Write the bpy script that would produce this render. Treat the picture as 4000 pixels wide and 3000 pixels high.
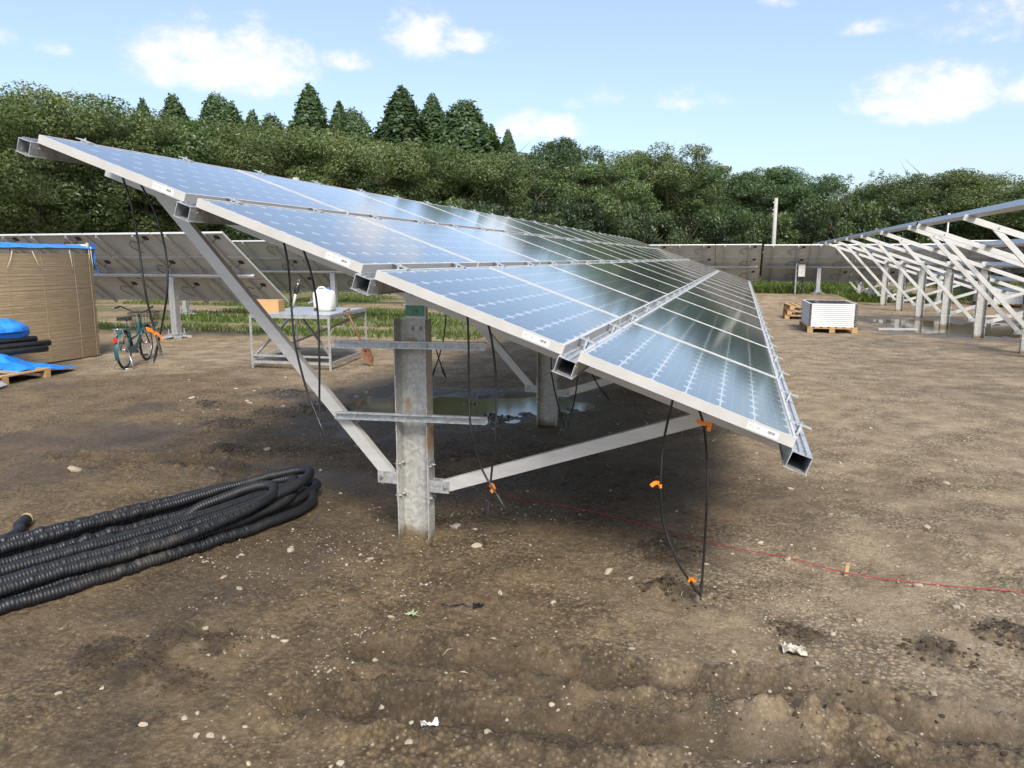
import bpy, math, random
import numpy as np
from mathutils import Vector, Matrix

for o in list(bpy.data.objects):
    bpy.data.objects.remove(o, do_unlink=True)
scene = bpy.context.scene
COL = scene.collection
rng = np.random.default_rng(11)
random.seed(5)

# ------------------------------------------------------------------ camera
EYE = 1.67
YAW = math.radians(17.0)
PITCH = math.radians(9.64)
FPX = 2890.0                       # focal length in photo pixels (4000 wide)
cam_d = bpy.data.cameras.new('camera')
cam_d.sensor_width = 36.0
cam_d.lens = 36.0 * FPX / 4000.0
cam_d.clip_start = 0.05
cam_d.clip_end = 2000.0
cam = bpy.data.objects.new('camera', cam_d)
COL.objects.link(cam)
cam.location = (0, 0, EYE)
cam.rotation_euler = (math.pi / 2 - PITCH, 0, YAW)
scene.camera = cam

# ------------------------------------------------------------------ light
SUN_EL = math.radians(46)
SUN_AZ = math.radians(151)         # clockwise from +Y: the sun stands behind the camera's right shoulder
sun_dir = Vector((math.sin(SUN_AZ) * math.cos(SUN_EL), math.cos(SUN_AZ) * math.cos(SUN_EL), math.sin(SUN_EL)))
sd = bpy.data.lights.new('sun', 'SUN')
sd.energy = 2.55
sd.angle = math.radians(20.0)
sd.color = (1.0, 0.93, 0.81)
sun = bpy.data.objects.new('sun', sd)
COL.objects.link(sun)
sun.rotation_euler = (-sun_dir).to_track_quat('-Z', 'Y').to_euler()
sun.location = (8, -8, 20)

scene.view_settings.view_transform = 'Standard'
scene.view_settings.look = 'None'
scene.view_settings.gamma = 1.0
scene.view_settings.use_curve_mapping = False
scene.view_settings.exposure = 0.85

scene.cycles.max_bounces = 6
scene.cycles.diffuse_bounces = 2
scene.cycles.glossy_bounces = 3
scene.cycles.transmission_bounces = 4
scene.cycles.transparent_max_bounces = 6
scene.cycles.caustics_reflective = False
scene.cycles.caustics_refractive = False

# ------------------------------------------------------------------ world: sky and clouds
W = bpy.data.worlds.new('World')
scene.world = W
W.use_nodes = True
W.cycles.sampling_method = 'MANUAL'
W.cycles.sample_map_resolution = 512
nt = W.node_tree
nt.nodes.clear()


def wn(kind, **kw):
    n = nt.nodes.new(kind)
    for k, v in kw.items():
        setattr(n, k, v)
    return n


def wm(op, a, b=None, c=None, clamp=False):
    n = nt.nodes.new('ShaderNodeMath')
    n.operation = op
    n.use_clamp = clamp
    for i, s in enumerate((a, b, c)):
        if s is None:
            continue
        if isinstance(s, (int, float)):
            n.inputs[i].default_value = s
        else:
            nt.links.new(s, n.inputs[i])
    return n.outputs[0]


def wrange(x, a, b):
    n = nt.nodes.new('ShaderNodeMapRange')
    n.interpolation_type = 'SMOOTHSTEP'
    nt.links.new(x, n.inputs[0])
    n.inputs[1].default_value = a
    n.inputs[2].default_value = b
    return n.outputs[0]


out = wn('ShaderNodeOutputWorld')
sky = wn('ShaderNodeTexSky')
sky.sky_type = 'NISHITA'
sky.sun_disc = False
sky.sun_elevation = SUN_EL
sky.sun_rotation = SUN_AZ
sky.air_density = 1.0
sky.dust_density = 2.2
sky.ozone_density = 2.6
bg = wn('ShaderNodeBackground')
bg.inputs[1].default_value = 0.135
nt.links.new(sky.outputs[0], bg.inputs[0])
tc = wn('ShaderNodeTexCoord')
sx = wn('ShaderNodeSeparateXYZ')
nt.links.new(tc.outputs['Generated'], sx.inputs[0])
X, Y, Z = sx.outputs
az = wm('MULTIPLY', wm('ARCTAN2', X, Y), 57.2958)
el = wm('MULTIPLY', wm('ARCSINE', Z), 57.2958)
# the same drift of fair-weather clouds goes on all round the horizon
azw = wm('SUBTRACT', wm('MODULO', wm('ADD', az, 60.0 + 360.0), 90.0), 60.0)
co = wn('ShaderNodeCombineXYZ')
nt.links.new(azw, co.inputs[0])
nt.links.new(wm('MULTIPLY', el, 1.5), co.inputs[1])
nz = wn('ShaderNodeTexNoise')
nz.inputs['Scale'].default_value = 0.42
nz.inputs['Detail'].default_value = 7.0
nz.inputs['Roughness'].default_value = 0.62
nt.links.new(co.outputs[0], nz.inputs['Vector'])
noise = nz.outputs[0]
CLOUDS = [(-37.0, 12.7, 7.6, 3.6, 1.0), (-23.6, 15.2, 3.2, 2.5, .95), (-20.5, 15.0, 3.2, 1.2, .85), (-29.3, 13.6, 2.4, 1.2, .55),
          (-15.3, 9.2, 4.4, 1.6, .95), (-10.2, 11.4, 1.9, 1.0, .5), (-4.2, 11.0, 2.9, 1.2, .5), (11.4, 10.0, 5.6, 2.7, 1.0),
          (17.5, 9.9, 5.0, 2.0, .7), (7.4, 14.7, 2.4, 1.0, .45), (1.7, 16.9, 1.7, 1.0, .6), (15.5, 14.0, 6.5, 2.0, .35),
          (-50.5, 13.0, 1.6, .9, .45), (-47.2, 12.8, 1.4, .8, .45), (-12.5, 11.0, 1.0, .6, .4), (27, 19, 4, 2, .7)]
M = None
for a0, e0, A, B, wgt in CLOUDS:
    dx = wm('DIVIDE', wm('SUBTRACT', azw, a0), A)
    dy = wm('SUBTRACT', el, e0)
    dy = wm('DIVIDE', wm('MAXIMUM', dy, wm('MULTIPLY', dy, -1.7)), B)
    m = wm('SUBTRACT', 1.0, wm('ADD', wm('MULTIPLY', dx, dx), wm('MULTIPLY', dy, dy)))
    m = wm('MULTIPLY', wm('MAXIMUM', m, -1.0), wgt)
    M = m if M is None else wm('MAXIMUM', M, m)
low = wrange(wm('ADD', M, wm('MULTIPLY', wm('SUBTRACT', noise, 0.5), 2.4)), 0.08, 0.98)
# higher up: thin scattered cloud on a flat layer
pl = wn('ShaderNodeCombineXYZ')
zc = wm('MAXIMUM', Z, 0.08)
nt.links.new(wm('DIVIDE', X, zc), pl.inputs[0])
nt.links.new(wm('DIVIDE', Y, zc), pl.inputs[1])
nz2 = wn('ShaderNodeTexNoise')
nz2.inputs['Scale'].default_value = 1.1
nz2.inputs['Detail'].default_value = 4.0
nt.links.new(pl.outputs[0], nz2.inputs['Vector'])
high = wm('MULTIPLY', wrange(nz2.outputs[0], 0.52, 0.72), wrange(el, 17.0, 24.0))
# thin veil of high haze over the whole sky, clouds on top of it
mask = wm('SUBTRACT', 1.0, wm('MULTIPLY', wm('SUBTRACT', 1.0, wm('MULTIPLY', wm('MAXIMUM', low, high), 0.88)), 0.78))
cb = wn('ShaderNodeBackground')
cmix = wn('ShaderNodeMix', data_type='RGBA')
cmix.inputs[6].default_value = (.80, .84, .90, 1)
cmix.inputs[7].default_value = (1.0, .985, .965, 1)
nt.links.new(wrange(wm('ADD', M, wm('MULTIPLY', noise, 1.4)), 0.55, 1.45), cmix.inputs[0])
nt.links.new(cmix.outputs[2], cb.inputs[0])
cb.inputs[1].default_value = 0.60
mixs = wn('ShaderNodeMixShader')
nt.links.new(mask, mixs.inputs[0])
nt.links.new(bg.outputs[0], mixs.inputs[1])
nt.links.new(cb.outputs[0], mixs.inputs[2])
nt.links.new(mixs.outputs[0], out.inputs[0])

# ------------------------------------------------------------------ measuring helper: a photo point at a known depth -> a point of the site
_fw = np.array([-math.sin(YAW) * math.cos(PITCH), math.cos(YAW) * math.cos(PITCH), -math.sin(PITCH)])
_rt = np.array([math.cos(YAW), math.sin(YAW), 0.0])
_up = np.cross(_rt, _fw)


def ray(u, v):
    return (u - 2000) * _rt - (v - 1500) * _up + FPX * _fw


def at(u, v, y):
    d = ray(u, v)
    p = d * (y / d[1])
    return Vector((p[0], p[1], p[2] + EYE))


def on_ground(u, v, z=0.0):
    d = ray(u, v)
    p = d * ((z - EYE) / d[2])
    return Vector((p[0], p[1], z))


# ------------------------------------------------------------------ mesh helpers
OFF = {}


class MB:
    """collects shapes; build() links them as ONE mesh object"""

    def __init__(self):
        self.v = []
        self.f = []
        self.m = []
        self.uv = None

    def add(self, verts, faces, mi=0):
        b = len(self.v)
        self.v.extend([tuple(p) for p in verts])
        for f in faces:
            self.f.append(tuple(i + b for i in f))
            self.m.append(mi)
        return self

    def box(self, c, s, R=None, mi=0):
        hx, hy, hz = s[0] / 2, s[1] / 2, s[2] / 2
        vs = [Vector((x, y, z)) for x in (-hx, hx) for y in (-hy, hy) for z in (-hz, hz)]
        if R is not None:
            vs = [R @ p for p in vs]
        c = Vector(c)
        return self.add([p + c for p in vs], [(0, 1, 3, 2), (4, 6, 7, 5), (0, 4, 5, 1), (2, 3, 7, 6), (0, 2, 6, 4), (1, 5, 7, 3)], mi)

    def bx(self, x0, x1, y0, y1, z0, z1, mi=0):
        return self.box(((x0 + x1) / 2, (y0 + y1) / 2, (z0 + z1) / 2), (x1 - x0, y1 - y0, z1 - z0), None, mi)

    def ext(self, p0, p1, prof, side, up, mi=0):
        """extrude a closed 2D profile (side, up) from p0 to p1"""
        p0, p1, side, up = Vector(p0), Vector(p1), Vector(side), Vector(up)
        n = len(prof)
        vs = [p0 + side * a + up * b for a, b in prof] + [p1 + side * a + up * b for a, b in prof]
        fs = [(i, (i + 1) % n, n + (i + 1) % n, n + i) for i in range(n)]
        fs += [tuple(range(n - 1, -1, -1)), tuple(range(n, 2 * n))]
        return self.add(vs, fs, mi)

    def beam(self, p0, p1, w, h, upv=(0, 0, 1), mi=0):
        p0, p1 = Vector(p0), Vector(p1)
        d = (p1 - p0).normalized()
        side = d.cross(Vector(upv)).normalized()
        up = side.cross(d).normalized()
        return self.ext(p0, p1, [(-w / 2, -h / 2), (w / 2, -h / 2), (w / 2, h / 2), (-w / 2, h / 2)], side, up, mi)

    def tube(self, pts, r, seg=8, mi=0, cap=True):
        pts = [Vector(p) for p in pts]
        n = len(pts)
        rs = r if hasattr(r, '__len__') else [r] * n
        t0 = (pts[1] - pts[0]).normalized()
        ref = Vector((0, 0, 1)) if abs(t0.z) < .9 else Vector((1, 0, 0))
        nrm = t0.cross(ref).normalized()
        vs = []
        for i, p in enumerate(pts):
            t = (pts[min(i + 1, n - 1)] - pts[max(i - 1, 0)])
            t = t.normalized() if t.length > 1e-9 else t0
            nrm = (nrm - t * nrm.dot(t))
            nrm = nrm.normalized() if nrm.length > 1e-9 else t.orthogonal().normalized()
            b = t.cross(nrm)
            for k in range(seg):
                a = 2 * math.pi * k / seg
                vs.append(p + (nrm * math.cos(a) + b * math.sin(a)) * rs[i])
        fs = []
        for i in range(n - 1):
            for k in range(seg):
                k2 = (k + 1) % seg
                fs.append((i * seg + k, i * seg + k2, (i + 1) * seg + k2, (i + 1) * seg + k))
        if cap:
            fs.append(tuple(range(seg - 1, -1, -1)))
            fs.append(tuple((n - 1) * seg + k for k in range(seg)))
        return self.add(vs, fs, mi)

    def bolt(self, c, axis, r=.011, h=.01, mi=0):
        c, axis = Vector(c), Vector(axis).normalized()
        self.tube([c, c + axis * .003], r * 1.35, 10, mi)
        self.tube([c + axis * .003, c + axis * h], r, 6, mi)
        return self.tube([c + axis * h, c + axis * (h + .008)], r * .55, 8, mi)

    def mesh(self, name, mats, smooth=False, off=None):
        me = bpy.data.meshes.new(name)
        v = self.v
        if off is not None:
            v = [(a - off[0], b - off[1], c - off[2]) for a, b, c in v]
        me.from_pydata(v, [], self.f)
        for mt in (mats if isinstance(mats, (list, tuple)) else [mats]):
            me.materials.append(mt)
        if len(me.materials) > 1:
            me.polygons.foreach_set('material_index', self.m)
        if smooth:
            me.polygons.foreach_set('use_smooth', [True] * len(self.f))
        me.update()
        return me

    def build(self, name, mats, parent=None, smooth=False, **tags):
        off = OFF.get(parent.name) if parent is not None else None
        o = link(name, self.mesh(name, mats, smooth, off), parent)
        if parent is not None:
            OFF[o.name] = off
        return tag(o, **tags)


def link(name, me, parent=None, loc=None, rot=None, scale=None):
    o = bpy.data.objects.new(name, me)
    COL.objects.link(o)
    if parent is not None:
        o.parent = parent
    if loc is not None:
        o.location = loc
    if rot is not None:
        o.rotation_euler = rot
    if scale is not None:
        o.scale = scale
    return o


def tag(o, label=None, cat=None, group=None, kind=None):
    if label:
        o['label'] = label
    if cat:
        o['category'] = cat
    if group:
        o['group'] = group
    if kind:
        o['kind'] = kind
    return o


def thing(name, loc, label, cat, group=None, rot=0.0):
    o = link(name, None, None, loc, (0, 0, rot))
    o.empty_display_size = .1
    OFF[o.name] = tuple(loc) if rot == 0 else (0, 0, 0)
    return tag(o, label, cat, group)


def copy_tree(o, parent=None):
    c = o.copy()
    COL.objects.link(c)
    c.parent = parent
    for ch in o.children:
        copy_tree(ch, c)
    return c


def spline(pts, n=10):
    P = [np.array(p, float) for p in pts]
    P = [2 * P[0] - P[1]] + P + [2 * P[-1] - P[-2]]
    o = []
    for i in range(1, len(P) - 2):
        for k in range(n):
            t = k / n
            a, b, c, d = P[i - 1], P[i], P[i + 1], P[i + 2]
            o.append(.5 * ((2 * b) + (c - a) * t + (2 * a - 5 * b + 4 * c - d) * t * t + (3 * b - a - 3 * c + d) * t ** 3))
    o.append(P[-2])
    return o


def text_shape(body, size, extrude=0.0):
    cu = bpy.data.curves.new('lettering', 'FONT')
    cu.body = body
    cu.size = size
    cu.resolution_u = 2
    cu.align_x = 'LEFT'
    ob = bpy.data.objects.new('lettering', cu)
    COL.objects.link(ob)
    dg = bpy.context.evaluated_depsgraph_get()
    me = bpy.data.meshes.new_from_object(ob.evaluated_get(dg))
    vs = [tuple(v.co) for v in me.vertices]
    fs = [tuple(p.vertices) for p in me.polygons]
    bpy.data.objects.remove(ob)
    bpy.data.curves.remove(cu)
    bpy.data.meshes.remove(me)
    return vs, fs


# ------------------------------------------------------------------ noise and the lie of the land
_perm = np.random.default_rng(3).random((256, 256))


def vnoise(x, y):
    xi = np.floor(x).astype(int)
    yi = np.floor(y).astype(int)
    fx, fy = x - xi, y - yi
    fx = fx * fx * (3 - 2 * fx)
    fy = fy * fy * (3 - 2 * fy)
    g = lambda a, b: _perm[a & 255, b & 255]
    return (g(xi, yi) * (1 - fx) + g(xi + 1, yi) * fx) * (1 - fy) + (g(xi, yi + 1) * (1 - fx) + g(xi + 1, yi + 1) * fx) * fy


def fbm(x, y, o=4):
    s, a, t = 0, 1.0, 0
    for i in range(o):
        s = s + a * vnoise(x * 2 ** i + 17.3 * i, y * 2 ** i + 9.1 * i)
        t += a
        a *= .5
    return s / t - .5


def sstep(a, b, x):
    t = np.clip((x - a) / (b - a), 0, 1)
    return t * t * (3 - 2 * t)


PUDDLES = [(-3.3, 7.75, 1.55, .85), (-2.2, 8.3, .9, .65), (-4.0, 4.85, .6, .10), (6.3, 20.6, 3.0, 2.9), (4.2, 22.4, 1.1, 1.5)]
CLODS = [(-2.32, 2.45, .13), (-2.10, 2.52, .10), (-2.53, 2.3, .1), (-2.49, 2.2, .08), (-2.28, 2.22, .12), (-2.05, 2.2, .1), (-.33, 4.15, .16),
         (-.19, 3.57, .16), (-.3, 3.62, .1), (.32, 3.33, .09), (-5.01, 6.22, .25), (-4.8, 6.88, .3), (-4.45, 7.2, .25), (-5.36, 7.9, .25),
         (-4.2, 5.3, .2), (-2.5, 7.4, .18), (-2.9, 8.1, .15), (-1.9, 7.7, .12), (1.25, 3.62, .12), (-5.8, 7.0, .2), (.9, 3.35, .12)]
RUTS = [[(-1.4, 2.62), (-.59, 2.74), (-.1, 2.79), (.42, 2.86), (.72, 2.76), (1.3, 2.77), (2.2, 2.9)],
        [(-1.5, 2.22), (-.73, 2.35), (-.08, 2.44), (.53, 2.52), (.97, 2.6), (2.0, 2.75)],
        [(-5.4, 4.72), (-4.69, 4.80), (-4.2, 4.98), (-3.63, 4.68)]]
WATER = -0.030


def height(x, y):
    x = np.asarray(x, float)
    y = np.asarray(y, float)
    near = 1 - sstep(9, 26, np.hypot(x, y - 3))
    h = .030 * fbm(x * .55, y * .55, 3) + .024 * fbm(x * 2.6 + 40, y * 2.6, 3)
    h = h + near * (.014 * fbm(x * 9 + 3, y * 9 + 8, 3) + .020 * np.abs(fbm(x * 24 + 31, y * 24 + 5, 2)) * (.3 + 2.0 * sstep(-.05, .2, fbm(x * 1.3 + 8, y * 1.3, 2))))
    for cx, cy, a, b in PUDDLES:
        w = fbm(x * 1.7 + cx, y * 1.7, 3) * .9
        r = ((x - cx) / a) ** 2 + ((y - cy) / b) ** 2 + w
        h = h - .050 * (1 - sstep(.25, 1.05, r))
        h = h + .022 * (1 - sstep(.2, 1.4, r)) * np.maximum(0, fbm(x * 5 + 2, y * 5 + 7, 3)) * 3.0
    for cx, cy, r0 in CLODS:
        d = np.hypot((x - cx) * .8, y - cy) / r0 + fbm(x * 11 + cx * 5, y * 11, 2) * 1.2
        h = h + .060 * (1 - sstep(.2, 1.15, d)) * (.35 + 1.5 * np.abs(fbm(x * 17 + 9, y * 17, 2)))
    for path in RUTS:
        dm = np.full(x.shape, 9.0)
        for (ax, ay), (bx, by) in zip(path[:-1], path[1:]):
            vx, vy = bx - ax, by - ay
            t = np.clip(((x - ax) * vx + (y - ay) * vy) / (vx * vx + vy * vy), 0, 1)
            dm = np.minimum(dm, np.hypot(x - ax - t * vx, y - ay - t * vy))
        dm = dm + fbm(x * 6 + 5, y * 6, 3) * .16
        amp = .6 + 1.2 * np.abs(fbm(x * 3 + 70, y * 3, 2))
        h = h - .058 * (1 - sstep(.02, .10, dm)) * amp
        h = h + .070 * np.exp(-((dm - .14) / .04) ** 2) * amp * (.35 + np.abs(fbm(x * 15, y * 15 + 4, 2)) * 2.2)
    # the far strip with the older tables lies a little higher
    h = h + .30 * sstep(26.5, 30.5, y) * (1 - sstep(3.4, 4.4, x) * (1 - sstep(35.0, 39.0, y)))
    return h


def gz(x, y):
    return float(height(np.array([x]), np.array([y]))[0])
# ------------------------------------------------------------------ materials
MATS = {}


class NT:
    def __init__(self, name):
        self.mat = bpy.data.materials.new(name)
        self.mat.use_nodes = True
        self.t = self.mat.node_tree
        self.b = self.t.nodes['Principled BSDF']
        self.out = self.t.nodes['Material Output']
        MATS[name] = self.mat

    def n(self, kind, **kw):
        x = self.t.nodes.new(kind)
        for k, v in kw.items():
            setattr(x, k, v)
        return x

    def l(self, a, b):
        self.t.links.new(a, b)

    def coord(self, kind='Object'):
        if not hasattr(self, '_tc'):
            self._tc = self.n('ShaderNodeTexCoord')
            self._geo = self.n('ShaderNodeNewGeometry')
        return self._geo.outputs['Position'] if kind == 'World' else self._tc.outputs[kind]

    def noise(self, scale, detail=4, rough=.55, vec=None, stretch=None):
        x = self.n('ShaderNodeTexNoise')
        x.inputs['Scale'].default_value = scale
        x.inputs['Detail'].default_value = detail
        x.inputs['Roughness'].default_value = rough
        v = vec if vec is not None else self.coord()
        if stretch:
            mp = self.n('ShaderNodeMapping')
            mp.inputs['Scale'].default_value = stretch
            self.l(v, mp.inputs[0])
            v = mp.outputs[0]
        self.l(v, x.inputs['Vector'])
        return x.outputs[0]

    def voro(self, scale, feature='F1', vec=None, out='Distance', rnd=1.0):
        x = self.n('ShaderNodeTexVoronoi')
        x.feature = feature
        x.inputs['Scale'].default_value = scale
        x.inputs['Randomness'].default_value = rnd
        self.l(vec if vec is not None else self.coord(), x.inputs['Vector'])
        return x.outputs[out]

    def rng(self, x, a, b, c=0.0, d=1.0):
        m = self.n('ShaderNodeMapRange')
        m.interpolation_type = 'SMOOTHSTEP'
        self.l(x, m.inputs[0])
        for i, v in enumerate((a, b, c, d)):
            m.inputs[i + 1].default_value = v
        return m.outputs[0]

    def math(self, op, a, b=None, clamp=False):
        m = self.n('ShaderNodeMath')
        m.operation = op
        m.use_clamp = clamp
        for i, s in enumerate((a, b)):
            if s is None:
                continue
            if isinstance(s, (int, float)):
                m.inputs[i].default_value = s
            else:
                self.l(s, m.inputs[i])
        return m.outputs[0]

    def mix(self, f, a, b, mode='MIX'):
        m = self.n('ShaderNodeMix')
        m.data_type = 'RGBA'
        m.blend_type = mode
        for s, i in ((f, 0), (a, 6), (b, 7)):
            if isinstance(s, (int, float)):
                m.inputs[i].default_value = s
            elif isinstance(s, tuple):
                m.inputs[i].default_value = (s[0], s[1], s[2], 1)
            else:
                self.l(s, m.inputs[i])
        return m.outputs[2]

    def bump(self, h, strength=.3, dist=.01):
        b = self.n('ShaderNodeBump')
        b.inputs['Strength'].default_value = strength
        b.inputs['Distance'].default_value = dist
        self.l(h, b.inputs['Height'])
        self.l(b.outputs[0], self.b.inputs['Normal'])

    def set(self, **kw):
        for k, v in kw.items():
            i = self.b.inputs[k.replace('_', ' ')]
            if isinstance(v, tuple):
                i.default_value = (v[0], v[1], v[2], 1)
            elif isinstance(v, (int, float)):
                i.default_value = v
            else:
                self.l(v, i)
        return self


def pm(name, col, rough=.5, metal=0.0, var=.25, scale=14, bump=0.0, stretch=None, dirt=None):
    """plain worn material: noise in colour and roughness"""
    m = NT(name)
    nz = m.noise(scale, 5, .6, stretch=stretch)
    f = m.rng(nz, .3, .7)
    dark = tuple(c * (1 - var) for c in col)
    lite = tuple(min(1, c * (1 + var * .5)) for c in col)
    c = m.mix(f, dark, lite)
    if dirt:
        d = m.rng(m.noise(scale * .35, 6, .7), .52, .72)
        c = m.mix(m.math('MULTIPLY', d, .6), c, dirt)
    m.set(Base_Color=c, Metallic=metal, Roughness=m.rng(nz, .2, .8, max(.02, rough - .1), min(1, rough + .12)))
    if bump:
        m.bump(m.noise(scale * 4, 4), bump, .004)
    return m.mat


# galvanised steel: spangle, streaks
def galv(name, col, rough, metal, rust=None):
    m = NT(name)
    sp = m.voro(55, out='Color')
    sv = m.n('ShaderNodeSeparateColor')
    m.l(sp, sv.inputs[0])
    st = m.noise(6, 6, .65, stretch=(4, 4, .5))
    f = m.math('ADD', m.math('MULTIPLY', sv.outputs[0], .35), m.math('MULTIPLY', st, .65))
    c = m.mix(m.rng(f, .25, .75), tuple(x * .78 for x in col), tuple(min(1, x * 1.15) for x in col))
    if rust:
        for (cx, cz, rx, rz) in rust:
            s = m.n('ShaderNodeSeparateXYZ')
            m.l(m.coord(), s.inputs[0])
            dx = m.math('DIVIDE', m.math('SUBTRACT', s.outputs[0], cx), rx)
            dz = m.math('DIVIDE', m.math('SUBTRACT', s.outputs[2], cz), rz)
            d = m.math('ADD', m.math('MULTIPLY', dx, dx), m.math('MULTIPLY', dz, dz))
            d = m.math('ADD', d, m.math('MULTIPLY', m.noise(30, 4), .9))
            c = m.mix(m.math('MULTIPLY', m.rng(d, 1.3, .35), .75), c, (.36, .19, .06))
        mud = m.n('ShaderNodeSeparateXYZ')
        m.l(m.coord(), mud.inputs[0])
        zz = m.math('ADD', mud.outputs[2], m.math('MULTIPLY', m.math('SUBTRACT', m.noise(18, 5), .5), .16))
        c = m.mix(m.rng(zz, .10, .0), c, (.22, .175, .12))
    m.set(Base_Color=c, Metallic=metal, Roughness=m.rng(f, .2, .8, rough - .08, rough + .12))
    m.bump(m.noise(140, 3), .08, .002)
    return m.mat


galv('galvanised', (.46, .475, .48), .46, .55)
galv('galvanised_post', (.50, .50, .475), .5, .35, rust=[(-.055, .81, .035, .06), (.085, .82, .02, .07), (.10, .62, .012, .1), (-.02, 1.2, .05, .02)])
galv('zinc_rail', (.55, .575, .60), .40, .6)
pm('aluminium', (.62, .615, .60), .42, .35, var=.08, scale=5, stretch=(1, 1, 6))
pm('aluminium_frame', (.58, .565, .54), .45, .2, var=.06, scale=5)
pm('bolt_steel', (.45, .43, .40), .4, .8, var=.3, scale=60)
pm('black_rubber', (.015, .015, .017), .5, 0, var=.3, scale=40)
pm('cable_black', (.012, .012, .014), .42, 0, var=.3, scale=60)
m = NT('hose_black')
dz = m.noise(3.0, 6, .65)
dd = m.rng(dz, .58, .74)
m.set(Base_Color=m.mix(m.math('MULTIPLY', dd, .28), (.011, .012, .015), (.14, .12, .09)), Roughness=m.rng(dz, .3, .7, .42, .58))
pm('orange_tape', (.95, .27, .02), .45, 0, var=.06)
pm('red_string', (.36, .022, .035), .7, 0, var=.2, scale=80)
pm('white_sticker', (.82, .81, .80), .4, 0, var=.03)
pm('ink', (.05, .05, .055), .6, 0, var=.1)
pm('green_tape', (.13, .33, .24), .55, 0, var=.12, scale=20)
pm('red_tape', (.30, .07, .035), .5, 0, var=.2)
pm('wood_pallet', (.50, .31, .14), .8, 0, var=.35, scale=9, stretch=(1, 6, 6), bump=.2)
pm('wood_pale', (.48, .34, .18), .8, 0, var=.3, scale=12, bump=.2)
pm('wood_dark', (.22, .13, .07), .8, 0, var=.35, scale=12, bump=.2)
pm('cardboard', (.55, .33, .15), .85, 0, var=.08, scale=8)
pm('jug_plastic', (.80, .82, .78), .38, 0, var=.05, scale=4)
MATS['jug_plastic'].node_tree.nodes['Principled BSDF'].inputs['Subsurface Weight'].default_value = .25
pm('blue_cap', (.05, .17, .55), .4, 0)
pm('brown_stain', (.10, .05, .03), .8, 0)
pm('teal_paint', (.022, .090, .098), .35, 0, var=.2, scale=20)
pm('chrome', (.62, .62, .62), .25, .9, var=.15, scale=30)
pm('black_plastic', (.02, .02, .022), .5, 0, var=.3)
pm('red_reflector', (.62, .02, .03), .25, 0, var=.1)
pm('rusty_iron', (.20, .095, .045), .75, .2, var=.45, scale=18, bump=.2)
pm('concrete', (.42, .41, .38), .9, 0, var=.18, scale=10, bump=.15)
pm('box_paint', (.60, .60, .55), .5, 0, var=.08)
pm('white_paper', (.80, .79, .77), .8, 0, var=.06)
pm('leaf_green', (.34, .42, .24), .6, 0, var=.25, scale=30)
pm('bag_plastic', (.50, .46, .38), .45, 0, var=.5, scale=22)
pm('black_film', (.015, .015, .018), .35, 0, var=.3)
pm('stick_brown', (.20, .10, .05), .85, 0, var=.3)
pm('straw', (.46, .38, .24), .85, 0, var=.3, scale=30)
pm('rope', (.66, .62, .52), .9, 0, var=.2, scale=60)
m = NT('tarp_blue')
w = m.noise(7, 5, .6)
m.set(Base_Color=m.mix(m.rng(w, .3, .7), (.012, .16, .58), (.03, .27, .78)), Roughness=.42)
m.bump(m.math('ADD', w, m.math('MULTIPLY', m.noise(40, 3), .25)), .6, .03)
m = NT('reed')
rd = m.noise(1.0, 4, .6, stretch=(60, 4, 130))
r2 = m.noise(2.5, 4, .6)
c = m.mix(m.rng(rd, .3, .7), (.38, .275, .155), (.55, .41, .245))
c = m.mix(m.rng(r2, .35, .7), c, m.mix(.35, c, (.40, .31, .24)))
m.set(Base_Color=c, Roughness=.8)

# panel: cells, backsheet, glass
m = NT('solar_cell')
uvn = m.n('ShaderNodeSeparateXYZ')
m.l(m.coord('UV'), uvn.inputs[0])
u = uvn.outputs[0]
bars = None
for p in (1 / 3., 2 / 3.):
    k = m.rng(m.math('ABSOLUTE', m.math('SUBTRACT', u, p)), .009, .005)
    bars = k if bars is None else m.math('MAXIMUM', bars, k)
tone = m.mix(m.noise(2.0, 2, vec=m.coord('World')), (.014, .026, .062), (.022, .037, .080))
m.set(Base_Color=m.mix(m.math('MULTIPLY', bars, .7), tone, (.36, .39, .42)), Roughness=.35, Metallic=0.0)
pm('backsheet', (.80, .81, .82), .55, 0, var=.03)
pm('backsheet_rear', (.55, .595, .65), .6, 0, var=.1, scale=3)
m = NT('panel_glass')
fr = m.n('ShaderNodeFresnel')
fr.inputs[0].default_value = 1.48
tr = m.n('ShaderNodeBsdfTransparent')
gl = m.n('ShaderNodeBsdfGlossy')
gl.inputs['Roughness'].default_value = .10
gl.inputs['Color'].default_value = (1, 1, 1, 1)
mx = m.n('ShaderNodeMixShader')
m.l(m.math('MULTIPLY', fr.outputs[0], 1.42, True), mx.inputs[0])
m.l(tr.outputs[0], mx.inputs[1])
m.l(gl.outputs[0], mx.inputs[2])
m.l(mx.outputs[0], m.out.inputs[0])
m = NT('panel_front')
m.set(Base_Color=(.012, .02, .045), Roughness=.1)
m = NT('water')
m.set(Base_Color=(.105, .082, .048), Roughness=.07, IOR=1.33)
m.bump(m.noise(3.0, 3, vec=m.coord('World')), .03, .01)

# ground: damp brown soil, paler dry gravelly stretches, wet mud round the puddles
m = NT('soil')
wp = m.coord('World')
def ga(name):
    x = m.n('ShaderNodeAttribute')
    x.attribute_name = name
    return x.outputs['Fac']


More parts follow.
